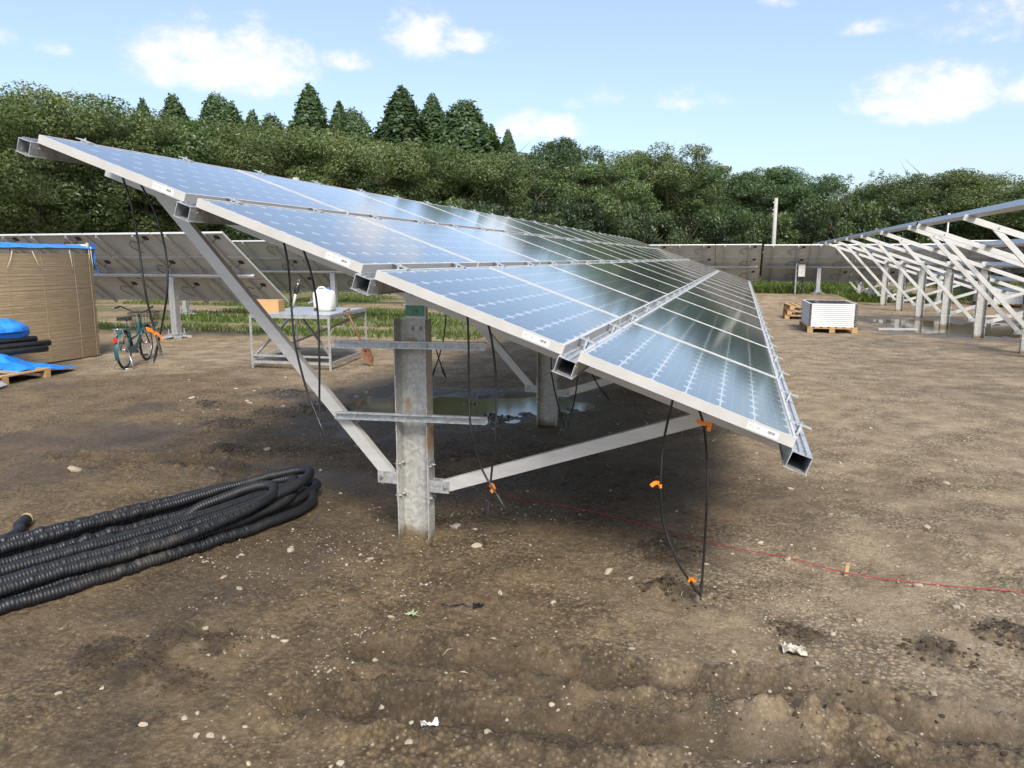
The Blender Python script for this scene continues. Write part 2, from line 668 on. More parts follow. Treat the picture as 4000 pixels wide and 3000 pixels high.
# moisture with painted relief shade, dryness and turf of the soil are stored with the ground mesh
big, dry, wet, damp_shade, turf = ga('patch'), ga('dry'), ga('wet'), ga('damp_shade'), ga('turf')
med = m.noise(3.2, 4, .68, vec=wp)
fin = m.noise(24, 6, .78, vec=wp)
c = m.mix(m.rng(med, .3, .7), (0.096, 0.065, 0.032), (0.200, 0.138, 0.072))
c = m.mix(m.math('MULTIPLY', m.rng(fin, .46, .66), .8), c, (0.259, 0.191, 0.112))
c = m.mix(m.math('MULTIPLY', m.rng(fin, .46, .30), .7), c, (0.048, 0.031, 0.015))
dryc = m.mix(m.rng(med, .32, .68), (0.233, 0.174, 0.107), (0.412, 0.323, 0.213))
dryc = m.mix(m.math('MULTIPLY', m.rng(fin, .46, .30), .6), dryc, (0.106, 0.075, 0.044))
c = m.mix(m.math('MULTIPLY', dry, .85), c, dryc)
pebs = None
for sc, th, seed in ((52, .22, 0), (24, .15, 1)):
    vx = m.n('ShaderNodeTexVoronoi')
    vx.inputs['Scale'].default_value = sc
    m.l(wp, vx.inputs['Vector'])
    sc_ = m.n('ShaderNodeSeparateColor')
    m.l(vx.outputs['Color'], sc_.inputs[0])
    on = m.rng(m.math('ADD', sc_.outputs[0], m.math('MULTIPLY', m.math('SUBTRACT', (big, med)[seed], .5), 1.3)), .72, .80)
    k = m.math('MULTIPLY', m.rng(vx.outputs['Distance'], th * 1.35, th * .8), on)
    if seed == 0:      # crumbly soil: every crumb its own tone, shade of the crevices painted between
        rough_ = m.rng(m.noise(1.7, 3, .6, vec=wp), .38, .62, .22, 1.0)      # smooth trodden mud here, crumbly soil there
        tone_ = m.math('ADD', m.math('MULTIPLY', m.math('MULTIPLY', m.math('SUBTRACT', sc_.outputs[2], .5), rough_), .72), 1.0)
        crev_shade = m.math('SUBTRACT', 1.06, m.math('MULTIPLY', m.math('MULTIPLY', m.rng(vx.outputs['Distance'], .30, .75), rough_), .5))
        mul = m.n('ShaderNodeVectorMath')
        mul.operation = 'SCALE'
        m.l(c, mul.inputs[0])
        m.l(m.math('MULTIPLY', tone_, crev_shade), mul.inputs['Scale'])
        c = mul.outputs[0]
        crumb = m.math('SUBTRACT', fin, m.math('MULTIPLY', m.math('MULTIPLY', vx.outputs['Distance'], rough_), .28))
    c = m.mix(m.math('MULTIPLY', k, .8), c, m.mix(sc_.outputs[1], (.20, .165, .11), (.50, .455, .37)))
c = m.mix(m.math('MULTIPLY', wet, .75), c, (.030, .020, .011))
c = m.mix(m.math('MULTIPLY', damp_shade, .45), c, (.046, .032, .018))  # moist soil, plus the painted shade of ruts and clods
c = m.mix(m.math('MULTIPLY', turf, .7), c, (.075, .10, .03))
rgh = m.math('SUBTRACT', m.math('SUBTRACT', .92, m.math('MULTIPLY', wet, .66)), m.math('MULTIPLY', damp_shade, .25))
m.set(Base_Color=c, Roughness=rgh)
m.bump(crumb, 1.0, .03)

m = NT('stone')
oi = m.n('ShaderNodeObjectInfo')
c = m.mix(oi.outputs['Random'], (.36, .30, .215), (.50, .45, .36))
c = m.mix(m.rng(m.noise(25, 5, .7), .4, .7), c, (.22, .175, .12))
m.set(Base_Color=c, Roughness=.85)
m.bump(m.noise(60, 4), .4, .004)
m = NT('gravel_stone')
cc = m.voro(24, vec=m.coord('World'), out='Color')
s3 = m.n('ShaderNodeSeparateColor')
m.l(cc, s3.inputs[0])
c = m.mix(s3.outputs[0], (.14, .108, .068), (.36, .315, .24))
c = m.mix(m.math('MULTIPLY', m.rng(s3.outputs[1], .90, .95), .6), c, (.46, .45, .41))
m.set(Base_Color=c, Roughness=.85)


def foliage(name, a, b, c3, centre=4.2):
    m = NT(name)
    oi = m.n('ShaderNodeObjectInfo')
    nz = m.noise(.55, 3, .6, vec=m.coord('World'))
    nf = m.noise(5.0, 2, .6, vec=m.coord('World'))
    c = m.mix(m.rng(nf, .3, .7), a, b)
    c = m.mix(m.math('MULTIPLY', m.rng(nz, .42, .68), .75), c, c3)
    c = m.mix(m.math('MULTIPLY', oi.outputs['Random'], .6), c, tuple(x * .6 for x in a))
    df = m.n('ShaderNodeBsdfDiffuse')
    tl = m.n('ShaderNodeBsdfTranslucent')
    gs = m.n('ShaderNodeBsdfGlossy')
    gs.inputs['Roughness'].default_value = .45
    m.l(c, df.inputs[0])
    if centre:
        # foliage mass: leaves follow the swell of the crown more than their own chance tilt
        vs_ = m.n('ShaderNodeVectorMath')
        vs_.operation = 'SUBTRACT'
        m.l(m.coord('Object'), vs_.inputs[0])
        vs_.inputs[1].default_value = (0, 0, centre)
        vt = m.n('ShaderNodeVectorTransform')
        vt.vector_type = 'NORMAL'
        vt.convert_from, vt.convert_to = 'OBJECT', 'WORLD'
        m.l(vs_.outputs[0], vt.inputs[0])
        vn = m.n('ShaderNodeVectorMath')
        vn.operation = 'NORMALIZE'
        m.l(vt.outputs[0], vn.inputs[0])
        mv = m.n('ShaderNodeMix')
        mv.data_type = 'VECTOR'
        mv.inputs[0].default_value = .5
        m.l(vn.outputs[0], mv.inputs[4])
        m.l(m._geo.outputs['Normal'], mv.inputs[5])
        v2 = m.n('ShaderNodeVectorMath')
        v2.operation = 'NORMALIZE'
        m.l(mv.outputs[1], v2.inputs[0])
        m.l(v2.outputs[0], df.inputs['Normal'])
    m.l(m.mix(.5, c, (.16, .20, .03)), tl.inputs[0])
    x1 = m.n('ShaderNodeMixShader')
    x1.inputs[0].default_value = .30
    m.l(df.outputs[0], x1.inputs[1])
    m.l(tl.outputs[0], x1.inputs[2])
    x2 = m.n('ShaderNodeMixShader')
    x2.inputs[0].default_value = .04
    m.l(x1.outputs[0], x2.inputs[1])
    m.l(gs.outputs[0], x2.inputs[2])
    m.l(x2.outputs[0], m.out.inputs[0])
    return m.mat


foliage('foliage_olive', (0.085, 0.131, 0.040), (0.135, 0.185, 0.065), (0.171, 0.192, 0.075))
foliage('foliage_green', (0.074, 0.132, 0.042), (0.132, 0.203, 0.070), (0.150, 0.185, 0.062))
foliage('foliage_dark', (0.044, 0.088, 0.038), (0.088, 0.152, 0.061), (0.101, 0.144, 0.051))
foliage('foliage_conifer', (.050, .100, .036), (.088, .150, .055), (.085, .130, .045), 7.0)
foliage('foliage_bamboo', (0.101, 0.151, 0.050), (0.173, 0.216, 0.086), (0.151, 0.187, 0.065))
foliage('grass_blade', (.085, .150, .020), (.150, .230, .040), (.170, .190, .055), 0)
pm('bark', (.16, .13, .10), .9, 0, var=.35, scale=6, stretch=(3, 3, .5), bump=.4)
pm('moist_clod', (.046, .031, .017), .85, 0, var=.4, scale=30, bump=.5)
M_ = MATS
# ------------------------------------------------------------------ ground
def axis(lo, hi, d, far_lo, far_hi, g=1.07):
    a = list(np.arange(lo, hi + 1e-6, d))
    s, x, left = d, lo, []
    while x > far_lo:
        s = min(s * g, 12)
        x -= s
        left.append(x)
    s, x, right = d, hi, []
    while x < far_hi:
        s = min(s * g, 12)
        x += s
        right.append(x)
    return np.array(left[::-1] + a + right)


xs = axis(-5.2, 2.6, .019, -260, 260, 1.045)
ys = axis(1.2, 6.2, .019, -60, 320, 1.028)
GX, GY = np.meshgrid(xs, ys, indexing='ij')
GZ = height(GX, GY)
nx, ny = GX.shape
me = bpy.data.meshes.new('ground')
me.vertices.add(nx * ny)
me.vertices.foreach_set('co', np.stack([GX, GY, GZ], -1).reshape(-1))
ii, jj = np.meshgrid(np.arange(nx - 1), np.arange(ny - 1), indexing='ij')
q = np.stack([ii * ny + jj, (ii + 1) * ny + jj, (ii + 1) * ny + jj + 1, ii * ny + jj + 1], -1).reshape(-1)
nf = (nx - 1) * (ny - 1)
me.loops.add(nf * 4)
me.loops.foreach_set('vertex_index', q)
me.polygons.add(nf)
me.polygons.foreach_set('loop_start', np.arange(nf) * 4)
me.polygons.foreach_set('loop_total', np.full(nf, 4))
me.update(calc_edges=True)
me.polygons.foreach_set('use_smooth', np.ones(nf, bool))
me.materials.append(M_['soil'])


def ground_masks(x, y):
    big = np.clip(fbm(x * .55 + 2, y * .55 + 5, 4) * 1.5 + .5, 0, 1)
    dry = np.maximum(sstep(.5, 2.9, x + .32 * y + (big - .5) * 3.0), sstep(7.5, 11.0, y + (big - .5) * 4))
    wet = np.zeros_like(x)
    md = fbm(x * 2.3 + 8, y * 2.3, 4)
    for cx, cy, a, b in PUDDLES:
        k = ((x - cx) / (a * 1.3)) ** 2 + ((y - cy) / (b * 1.4)) ** 2 + md * 2.4
        wet = np.maximum(wet, 1 - sstep(.45, 1.15, k))
    wet = np.maximum(wet, .85 * sstep(.0, .18, fbm(x * .9 + 60, y * .9 + 3, 3)) * sstep(4.0, 5.2, y) * sstep(10, 8, y) * sstep(-6.2, -5.0, x) * sstep(.6, -.6, x))
    damp_shade = sstep(.50, .72, fbm(x * .8 + 21, y * .8 + 13, 3) * 1.4 + .5) * (1 - dry)
    for cx, cy, r0 in CLODS:  # clods: moist soil, with relief shade put into the colour
        damp_shade = np.maximum(damp_shade, 1.6 * (1 - sstep(.3, 1.3, np.hypot((x - cx) * .8, y - cy) / r0 + fbm(x * 9 + cx, y * 9, 2) * 1.3)))
    for path in RUTS:  # ruts: moist tone that also paints in their weak relief shading
        dm = np.full(x.shape, 9.0)
        for (ax, ay), (bx, by) in zip(path[:-1], path[1:]):
            vx, vy = bx - ax, by - ay
            t = np.clip(((x - ax) * vx + (y - ay) * vy) / (vx * vx + vy * vy), 0, 1)
            dm = np.minimum(dm, np.hypot(x - ax - t * vx, y - ay - t * vy))
        damp_shade = np.maximum(damp_shade, 1.3 * (1 - sstep(.05, .24, dm + fbm(x * 5 + 5, y * 5, 3) * .3)))
    turf = np.maximum(sstep(13.2, 15, y) * sstep(-3, -5, x), sstep(31, 34, y)) * sstep(.42, .56, big)
    return {'patch': big, 'dry': dry, 'wet': wet, 'damp_shade': damp_shade, 'turf': turf}


for nm_, arr in ground_masks(GX, GY).items():
    at_ = me.attributes.new(nm_, 'FLOAT', 'POINT')
    at_.data.foreach_set('value', arr.reshape(-1).astype(np.float32))
tag(link('ground', me), kind='structure')


def gz(x, y):
    i = min(max(int(np.searchsorted(xs, x)) - 1, 0), nx - 2)
    j = min(max(int(np.searchsorted(ys, y)) - 1, 0), ny - 2)
    a = (x - xs[i]) / (xs[i + 1] - xs[i])
    b = (y - ys[j]) / (ys[j + 1] - ys[j])
    return float((GZ[i, j] * (1 - a) + GZ[i + 1, j] * a) * (1 - b) + (GZ[i, j + 1] * (1 - a) + GZ[i + 1, j + 1] * a) * b)

for k, (cx, cy, a, b) in enumerate(PUDDLES):
    mb = MB()
    n = 40
    mb.add([(cx + math.cos(2 * math.pi * i / n) * a * 1.12, cy + math.sin(2 * math.pi * i / n) * b * 1.12, WATER - .0007 * k) for i in range(n)], [tuple(range(n))])
    mb.build('puddle', M_['water'], kind='structure')

# ------------------------------------------------------------------ the arrays: C-section posts, rafters, braces, purlins, panels
TILT = math.radians(19.7)
CT, ST = math.cos(TILT), math.sin(TILT)
PW, PL, GAP, PITCH_Y = .99, 1.65, .077, 1.68
ROWP = PW + GAP
SLOPE = 4 * PW + 3 * GAP
OX, OZ = -1.885, 2.334            # upper panel edge, relative to the foot of a post
EV = Vector((CT, 0, -ST))
NV = Vector((ST, 0, CT))
PURLIN_S = [-.042, ROWP - GAP / 2, 2 * ROWP - GAP / 2, 3 * ROWP - GAP / 2, SLOPE + .042]


def pl_pt(s, d, y=0.0):
    return Vector((OX + s * CT - d * ST, y, OZ - s * ST - d * CT))


mb = MB().ext((0, 0, -.4), (0, 0, 1.325), [(-.1, 0), (-.1, .092), (.1, .092), (.1, 0), (.094, 0), (.094, .086), (-.094, .086), (-.094, 0)], (1, 0, 0), (0, 1, 0))
ME_POST = mb.mesh('post', M_['galvanised_post'])
mb = MB().ext(pl_pt(-.14, .207), pl_pt(4.30, .207), [(.008, 0), (.058, 0), (.058, .004), (.012, .004), (.012, .076), (.058, .076), (.058, .08), (.008, .08)], (0, 1, 0), NV)
ME_RAFTER = mb.mesh('rafter', M_['aluminium'])


def brace_mesh(p0, p1):
    d = (Vector(p1) - Vector(p0)).normalized()
    up = Vector((0, -1, 0)).cross(d).normalized()
    if up.z < 0:
        up = -up
    h = .036
    bx_ = p0 if p0[2] > p1[2] else p1
    d2 = -.045 if bx_[0] > 0 else .045
    mb = MB()
    mb.bolt((bx_[0] + d2, .014, OZ - (bx_[0] + d2 - OX) * ST / CT - .168 / CT), (0, -1, 0), .012, .016, 1)
    return mb.ext(p0, p1, [(.013, -h), (.056, -h), (.056, -h + .004), (.017, -h + .004), (.017, h - .004), (.056, h - .004), (.056, h), (.013, h)], (0, 1, 0), up).mesh('brace', [M_['aluminium'], M_['bolt_steel']])


ME_BRACE = [brace_mesh((-1.685, 0, 2.07), (-.150, 0, .375)), brace_mesh((.195, 0, .348), (1.705, 0, .870))]


def bracket_mesh(s):
    x = s * .1
    mb = MB()
    z0, z1 = .235, .49
    mb.bx(min(x + s * .0005, x + s * .006), max(x + s * .0005, x + s * .006), .004, .088, z0, z1)
    zb = .375 if s < 0 else .345
    for yy in (.006, .060):
        mb.bx(min(x + s * .006, x + s * .13), max(x + s * .006, x + s * .13), yy, yy + .004, zb - .036, zb + .036)
    mb.bolt((x + s * .105, .006, zb), (0, -1, 0), .011, .010, 1)
    for zz in (z0 + .03, z1 - .03):
        for yy in (.022, .068):
            mb.bolt((x + s * .006, yy, zz), (s, 0, 0), .009, .008, 1)
            mb.bolt((x - s * .006, yy, zz), (-s, 0, 0), .009, .012, 1)
    return mb.mesh('brace_bracket', [M_['galvanised'], M_['bolt_steel']])


ME_BRKT = [bracket_mesh(-1), bracket_mesh(1)]
mb = MB()
mb.bx(-.062, .058, .0930, .099, 1.20, 1.60)
mb.bx(.058, .064, .0930, .125, 1.29, 1.56)
mb.bx(-.052, .046, .0595, .0930, 1.44, 1.55)
mb.bolt((-.022, .0935, 1.270), (0, -1, 0), .015, .020, 1)
mb.bolt((.028, .0935, 1.270), (0, -1, 0), .015, .020, 1)
zr = lambda x: OZ - (x - OX) * ST / CT - .168 / CT
mb.bolt((-.035, .008, zr(-.035)), (0, -1, 0), .013, .010, 1)
mb.bolt((.020, .008, zr(.020)), (0, -1, 0), .013, .010, 1)
ME_HEAD = mb.mesh('head_bracket', [M_['aluminium'], M_['bolt_steel']])

# clamp between two panels, in panel coordinates (x down slope, z normal)
mb = MB()
mb.bx(-.050, .050, -.022, .022, .0015, .0045)
mb.bx(-.006, .006, -.024, .024, -.044, .0014)
mb.bolt((0, 0, .0045), (0, 0, 1), .008, .007)
ME_CLAMP = mb.mesh('panel_clamp', M_['zinc_rail'])

# panel frame, backsheet, glass, one cell
mb = MB()
fw_, fh = .012, .046
mb.bx(0, PW, 0, fw_, -fh, 0)
mb.bx(0, PW, PL - fw_, PL, -fh, 0)
mb.bx(0, fw_, fw_, PL - fw_, -fh, 0)
mb.bx(PW - fw_, PW, fw_, PL - fw_, -fh, 0)
ME_FRAME = mb.mesh('solar_panel', M_['aluminium_frame'])
ME_BACK = MB().add([(fw_, fw_, -.0065), (PW - fw_, fw_, -.0065), (PW - fw_, PL - fw_, -.0065), (fw_, PL - fw_, -.0065)], [(0, 1, 2, 3)]).mesh('backsheet', M_['backsheet'])
ME_GLASS = MB().add([(fw_, fw_, -.0018), (PW - fw_, fw_, -.0018), (PW - fw_, PL - fw_, -.0018), (fw_, PL - fw_, -.0018)], [(0, 1, 2, 3)]).mesh('glass', M_['panel_glass'])
CP = .158
CX0, CY0 = (PW - 6 * CP) / 2, (PL - 10 * CP) / 2
ca, cbv, cc_ = .0751, .0768, .026
OCT = [(-ca + cc_, -cbv), (ca - cc_, -cbv), (ca, -cbv + cc_), (ca, cbv - cc_), (ca - cc_, cbv), (-ca + cc_, cbv), (-ca, cbv - cc_), (-ca, -cbv + cc_)]


def cell_mesh(name, centres, mat):
    n = len(centres)
    vs, uv = [], []
    for cx, cy in centres:
        for a, b in OCT:
            vs.append((cx + a, cy + b, -.0042))
            uv.append((.5 + a / .156, .5 + b / .156))
    me = bpy.data.meshes.new(name)
    me.from_pydata(vs, [], [tuple(range(8 * i, 8 * i + 8)) for i in range(n)])
    lay = me.uv_layers.new(name='UVMap')
    lay.data.foreach_set('uv', np.array(uv).reshape(-1))
    me.materials.append(mat)
    me.update()
    return me


ME_CELL = cell_mesh('solar_cell', [(0, 0)], M_['solar_cell'])
ME_CELLS = cell_mesh('solar_cells', [(CX0 + (i + .5) * CP, CY0 + (j + .5) * CP) for i in range(6) for j in range(10)], M_['solar_cell'])

# sticker with serial number and bar code on the edge of a panel frame
mb = MB().bx(0, .135, -.0012, -.0004, 0, .030)
vs, fs = text_shape('AC1126', .0135)
mb.add([(.008 + x, -.0016, .014 + y) for x, y, z in vs], fs, 1)
vs, fs = text_shape('00112600', .006)
mb.add([(.008 + x, -.0016, .006 + y) for x, y, z in vs], fs, 1)
xx = .088
for k in range(13):
    w_ = random.choice([.0008, .0014, .002])
    mb.add([(xx, -.0016, .012), (xx + w_, -.0016, .012), (xx + w_, -.0016, .025), (xx, -.0016, .025)], [(0, 1, 2, 3)], 1)
    xx += w_ + random.choice([.0008, .0013])
ME_STICKER = mb.mesh('serial_sticker', [M_['white_sticker'], M_['ink']])


def purlin_mesh(length):
    mb = MB()
    t = .0035
    pr_ = lambda a0, a1, b0, b1: mb.ext((0, 0, 0), (0, length, 0), [(a0, b0), (a1, b0), (a1, b1), (a0, b1)], (1, 0, 0), (0, 0, 1))
    pr_(-.044, .044, -.047 - t, -.047)            # top
    pr_(-.044, -.044 + t, -.122, -.047 - t)       # sides
    pr_(.044 - t, .044, -.122, -.047 - t)
    pr_(-.051, .051, -.122 - t, -.122)            # bottom with lips
    pr_(-.016, -.013, -.047, -.036)               # track lips on top
    pr_(.013, .016, -.047, -.036)
    for s in (-1, 1):                             # slotted holes near the free end
        for yy in (.05, .09):
            mb.bx(min(s * .0442, s * .0447), max(s * .0442, s * .0447), yy, yy + .012, -.078, -.071, 1)
            mb.bx(min(s * .0400, s * .0404), max(s * .0400, s * .0404), yy, yy + .012, -.078, -.071, 1)
    return mb.mesh('purlin', [M_['zinc_rail'], M_['white_sticker']])


def make_array(name, x, stations, y0, y1, label, ncol=0, cells=False, group=None, col0=None):
    root = thing(name, (x, stations[0], 0), label, 'solar array' if ncol else 'rack', group)
    R0 = root.location
    for sy in stations:
        g = Vector((0, sy - R0.y, 0))
        link('post', ME_POST, root, g)
        link('rafter', ME_RAFTER, root, g)
        for k in (0, 1):
            link('brace', ME_BRACE[k], root, g)
            link('brace_bracket', ME_BRKT[k], root, g)
        link('head_bracket', ME_HEAD, root, g)
    me = purlin_mesh(y1 - y0)
    for s in PURLIN_S:
        link('purlin', me, root, (OX + s * CT, y0 - R0.y, OZ - s * ST), (0, TILT, 0))
    frames = {}
    if ncol:
        for c in range(ncol):
            for r in range(4):
                f = link('solar_panel', ME_FRAME, root, (OX + r * ROWP * CT, col0 + c * PITCH_Y - R0.y, OZ - r * ROWP * ST), (0, TILT, 0))
                link('backsheet', ME_BACK, f)
                link('glass', ME_GLASS, f)
                frames[(r, c)] = f
        for s in PURLIN_S:
            for k in range(int((y1 - y0) / .84)):
                link('panel_clamp', ME_CLAMP, root, (OX + s * CT, y0 + .38 + k * .84 - R0.y, OZ - s * ST), (0, TILT, 0))
    return root, frames


MAIN_Y = 3.257
main, frames = make_array('solar_array', -1.80, [3.87 + 3.2 * k for k in range(8)], MAIN_Y - .042, MAIN_Y + 14 * PITCH_Y + .03,
                          'long tilted array of dark blue solar panels on galvanised posts', 14, True, None, MAIN_Y)
# cells: the panels that show largest carry them one by one, all others as one field
big_panels = [(3, 0), (2, 0), (1, 0), (0, 0), (3, 1)]
rest = []
for (r, c), f in frames.items():
    for i in range(6):
        for j in range(10):
            cx, cy = CX0 + (i + .5) * CP, CY0 + (j + .5) * CP
            if (r, c) in big_panels:
                link('solar_cell', ME_CELL, f, (cx, cy, 0))
            else:
                rest.append((cx + r * ROWP, cy + c * PITCH_Y))
o = link('solar_cell_field', cell_mesh('solar_cell_field', rest, M_['solar_cell']), main, (OX, MAIN_Y - main.location.y, OZ), (0, TILT, 0))
tag(o, kind='stuff')
for r in range(4):
    link('serial_sticker', ME_STICKER, frames[(r, 0)], (.785, 0, -.039))

# extras of the near end: two struts across the post, green tape, red tape, cables
def strut(z0, z1, x0, x1):
    mb = MB()
    d = (Vector((x1, 0, z1)) - Vector((x0, 0, z0))).normalized()
    up = Vector((-d.z, 0, d.x))
    h = .0215
    mb.ext((x0, 0, z0), (x1, 0, z1), [(-.032, -h), (-.002, -h), (-.002, h), (-.032, h), (-.032, h - .008), (-.0295, h - .008), (-.0295, h - .003), (-.0045, h - .003), (-.0045, -h + .003), (-.0295, -h + .003), (-.0295, -h + .008), (-.032, -h + .008)], (0, 1, 0), up)
    for fx in (-.097, .097):
        zz = z0 + (z1 - z0) * (fx - x0) / (x1 - x0)
        mb.bx(fx - .018, fx + .018, -.012, -.005, zz - .017, zz + .017, 1)
    me = mb.mesh('strut', [M_['zinc_rail'], M_['galvanised']])
    return link('strut', me, main, (0, 0, 0))


strut(1.172, 1.190, -.485, .470)
strut(.742, .768, -.487, .474)
mb = MB().bx(-.0625, .0585, .0918, .0928, 1.337, 1.400)
vs, fs = text_shape('19.', .040)
mb.add([(-.020 + x, .0914, 1.350 + y) for x, y, z in vs], fs, 1)
link('number_tape', mb.mesh('number_tape', [M_['green_tape'], M_['ink']]), main)
p = pl_pt(1.85, .205)
mb = MB().box((p.x, .0075, p.z), (.028, .001, .045))
link('red_tape', mb.mesh('red_tape', M_['red_tape']), main)


def cable(pts, plug_dir=True, tapes=(), r=.0058):
    """a panel lead that hangs from under the frame: lead > connector, tape"""
    P = spline(pts, 9)
    mb = MB().tube(P, r, 8)
    o = mb.build('panel_lead', M_['cable_black'], main, smooth=True)
    e = Vector(P[-1])
    d = (e - Vector(P[-4])).normalized()
    c = MB().tube([e - d * .01, e + d * .012], .0085, 10).tube([e + d * .012, e + d * .045], .0078, 10).tube([e + d * .045, e + d * .062], .0055, 8).tube([e + d * .062, e + d * .075], .003, 8)
    c.build('connector', M_['black_plastic'], o, smooth=False)
    for (i, vecs) in tapes:
        a = Vector(P[min(i, len(P) - 1)])
        t = MB()
        n = len(vecs)
        pts_ = [a] + [a + Vector(v) for v in vecs]
        sp_ = [Vector(x) for x in spline(pts_, 5)]
        w = .0095
        vs, fs = [], []
        for k, q_ in enumerate(sp_):
            tn = (sp_[min(k + 1, len(sp_) - 1)] - sp_[max(k - 1, 0)]).normalized()
            sd_ = tn.cross(Vector((.25, 1, .15))).normalized()
            vs += [q_ - sd_ * w, q_ + sd_ * w]
        fs = [(2 * k, 2 * k + 1, 2 * k + 3, 2 * k + 2) for k in range(len(sp_) - 1)]
        t.add(vs, fs)
        t.tube([a + Vector((0, 0, -.009)), a + Vector((0, 0, .009))], .0062, 8)
        t.build('tape', M_['orange_tape'], o)
    return o


S_ = 4000 / 2212.


def cpts(lst, y):
    o = []
    for k, (a, b) in enumerate(lst):
        p = at(a * S_, b * S_, y - .02 * (k % 2))
        p.z = max(p.z, .03)
        o.append(tuple(p))
    return o


cable(cpts([(262, 374), (283, 440), (298, 520), (312, 620), (330, 700), (343, 745)], 3.42), tapes=[(40, [(-.03, 0, .025), (-.06, 0, .03), (.02, 0, .0), (.055, -.01, -.035)])])
cable(cpts([(300, 390), (335, 460), (357, 540), (362, 620), (352, 690), (338, 757)], 3.46))
cable(cpts([(610, 508), (622, 570), (628, 640), (637, 740), (662, 840), (687, 905)], 3.42))
cable(cpts([(648, 520), (672, 590), (686, 670), (690, 780), (690, 860), (692, 915)], 3.45))
cable(cpts([(1009, 662), (1012, 740), (1013, 840), (1018, 930), (1040, 1010), (1075, 1072)], 3.40))
cable(cpts([(1048, 676), (1063, 740), (1072, 830), (1070, 940), (1062, 1020), (1056, 1085)], 3.44), tapes=[(40, [(.012, -.01, .012), (.022, -.01, -.005), (.006, -.01, -.03)])])
cable(cpts([(1458, 845), (1447, 890), (1433, 960), (1427, 1050), (1433, 1130), (1465, 1215), (1495, 1262)], 3.45), tapes=[(27, [(-.01, 0, .015), (-.028, 0, .012), (-.045, 0, -.004)]), (52, [(.015, -.01, .01), (.03, -.01, -.005)])])
cable(cpts([(1506, 872), (1520, 920), (1527, 990), (1527, 1080), (1522, 1180), (1516, 1262)], 3.47), tapes=[(8, [(-.03, -.01, .012), (.004, -.01, -.002), (.03, -.01, .0), (.026, -.01, -.035)])])
for L, y in (([(964, 672), (960, 720), (950, 765), (938, 800)], 5.4), ([(940, 745), (948, 775), (957, 800)], 5.4), ([(1190, 762), (1192, 810), (1202, 860), (1214, 905)], 5.2),
             ([(1248, 790), (1245, 840), (1236, 885), (1228, 915)], 5.2), ([(1278, 805), (1292, 832), (1306, 850)], 5.6)):
    cable(cpts(L, y), r=.0055)

# small sensor head on the upper edge of the array
p = at(1157, 715, 6.4)
mb = MB()
mb.bx(p.x - .012, p.x + .012, p.y - .012, p.y + .012, p.z - .10, p.z)
mb.bx(p.x - .022, p.x + .022, p.y - .02, p.y + .02, p.z, p.z + .05)
mb.build('sensor_head', M_['box_paint'], main)

RX = 4.93
rack, _ = make_array('panel_rack', RX, [15.15 + 2.82 * k for k in range(8)], 14.95, 35.3, 'bare aluminium rack without panels beside the pallet of stacked panels', group=None)
rack2, _ = make_array('panel_rack', RX, [14.42 - 2.82 * k for k in range(3)], 8.0, 14.72, 'bare rack whose purlins end just short of the longer bare rack')
arr3, _ = make_array('solar_array', 11.75, [20.5 + 3.2 * k for k in range(6)], 19.9, 38.5, 'solar array standing beyond the bare aluminium racks', 11, False, None, 19.95)
# ------------------------------------------------------------------ older tables seen from behind (panels face away)
TT = math.radians(34.7)
TC, TS = math.cos(TT), math.sin(TT)
TW, TL = .815, 1.65               # panel: down slope x along row
mb = MB()
for a in ((0, TL, 0, .03), (0, TL, TW - .03, TW)):
    mb.bx(a[0], a[1], a[2], a[3], -.040, 0)
for a in ((0, .03), (TL - .03, TL)):
    mb.bx(a[0], a[1], .03, TW - .03, -.040, 0)
mb.add([(.03, .03, -.010), (.03, TW - .03, -.010), (TL - .03, TW - .03, -.010), (TL - .03, .03, -.010)], [(0, 1, 2, 3)], 1)
mb.add([(.03, .03, -.004), (TL - .03, .03, -.004), (TL - .03, TW - .03, -.004), (.03, TW - .03, -.004)], [(0, 1, 2, 3)], 2)
ME_TP = mb.mesh('solar_panel', [M_['aluminium'], M_['backsheet_rear'], M_['panel_front']])
mb = MB().bx(TL - .28, TL - .18, .11, .20, -.034, -.0115)
ME_JB = mb.mesh('junction_box', M_['black_plastic'])
mb = MB()
mb.tube(spline([(TL - .28, .20, -.028), (TL - .42, .27, -.06), (TL - .62, .22, -.05), (TL - .75, .40, -.055), (TL - .62, .62, -.05)], 6), .007, 5)
ME_JC = mb.mesh('lead', M_['cable_black'])


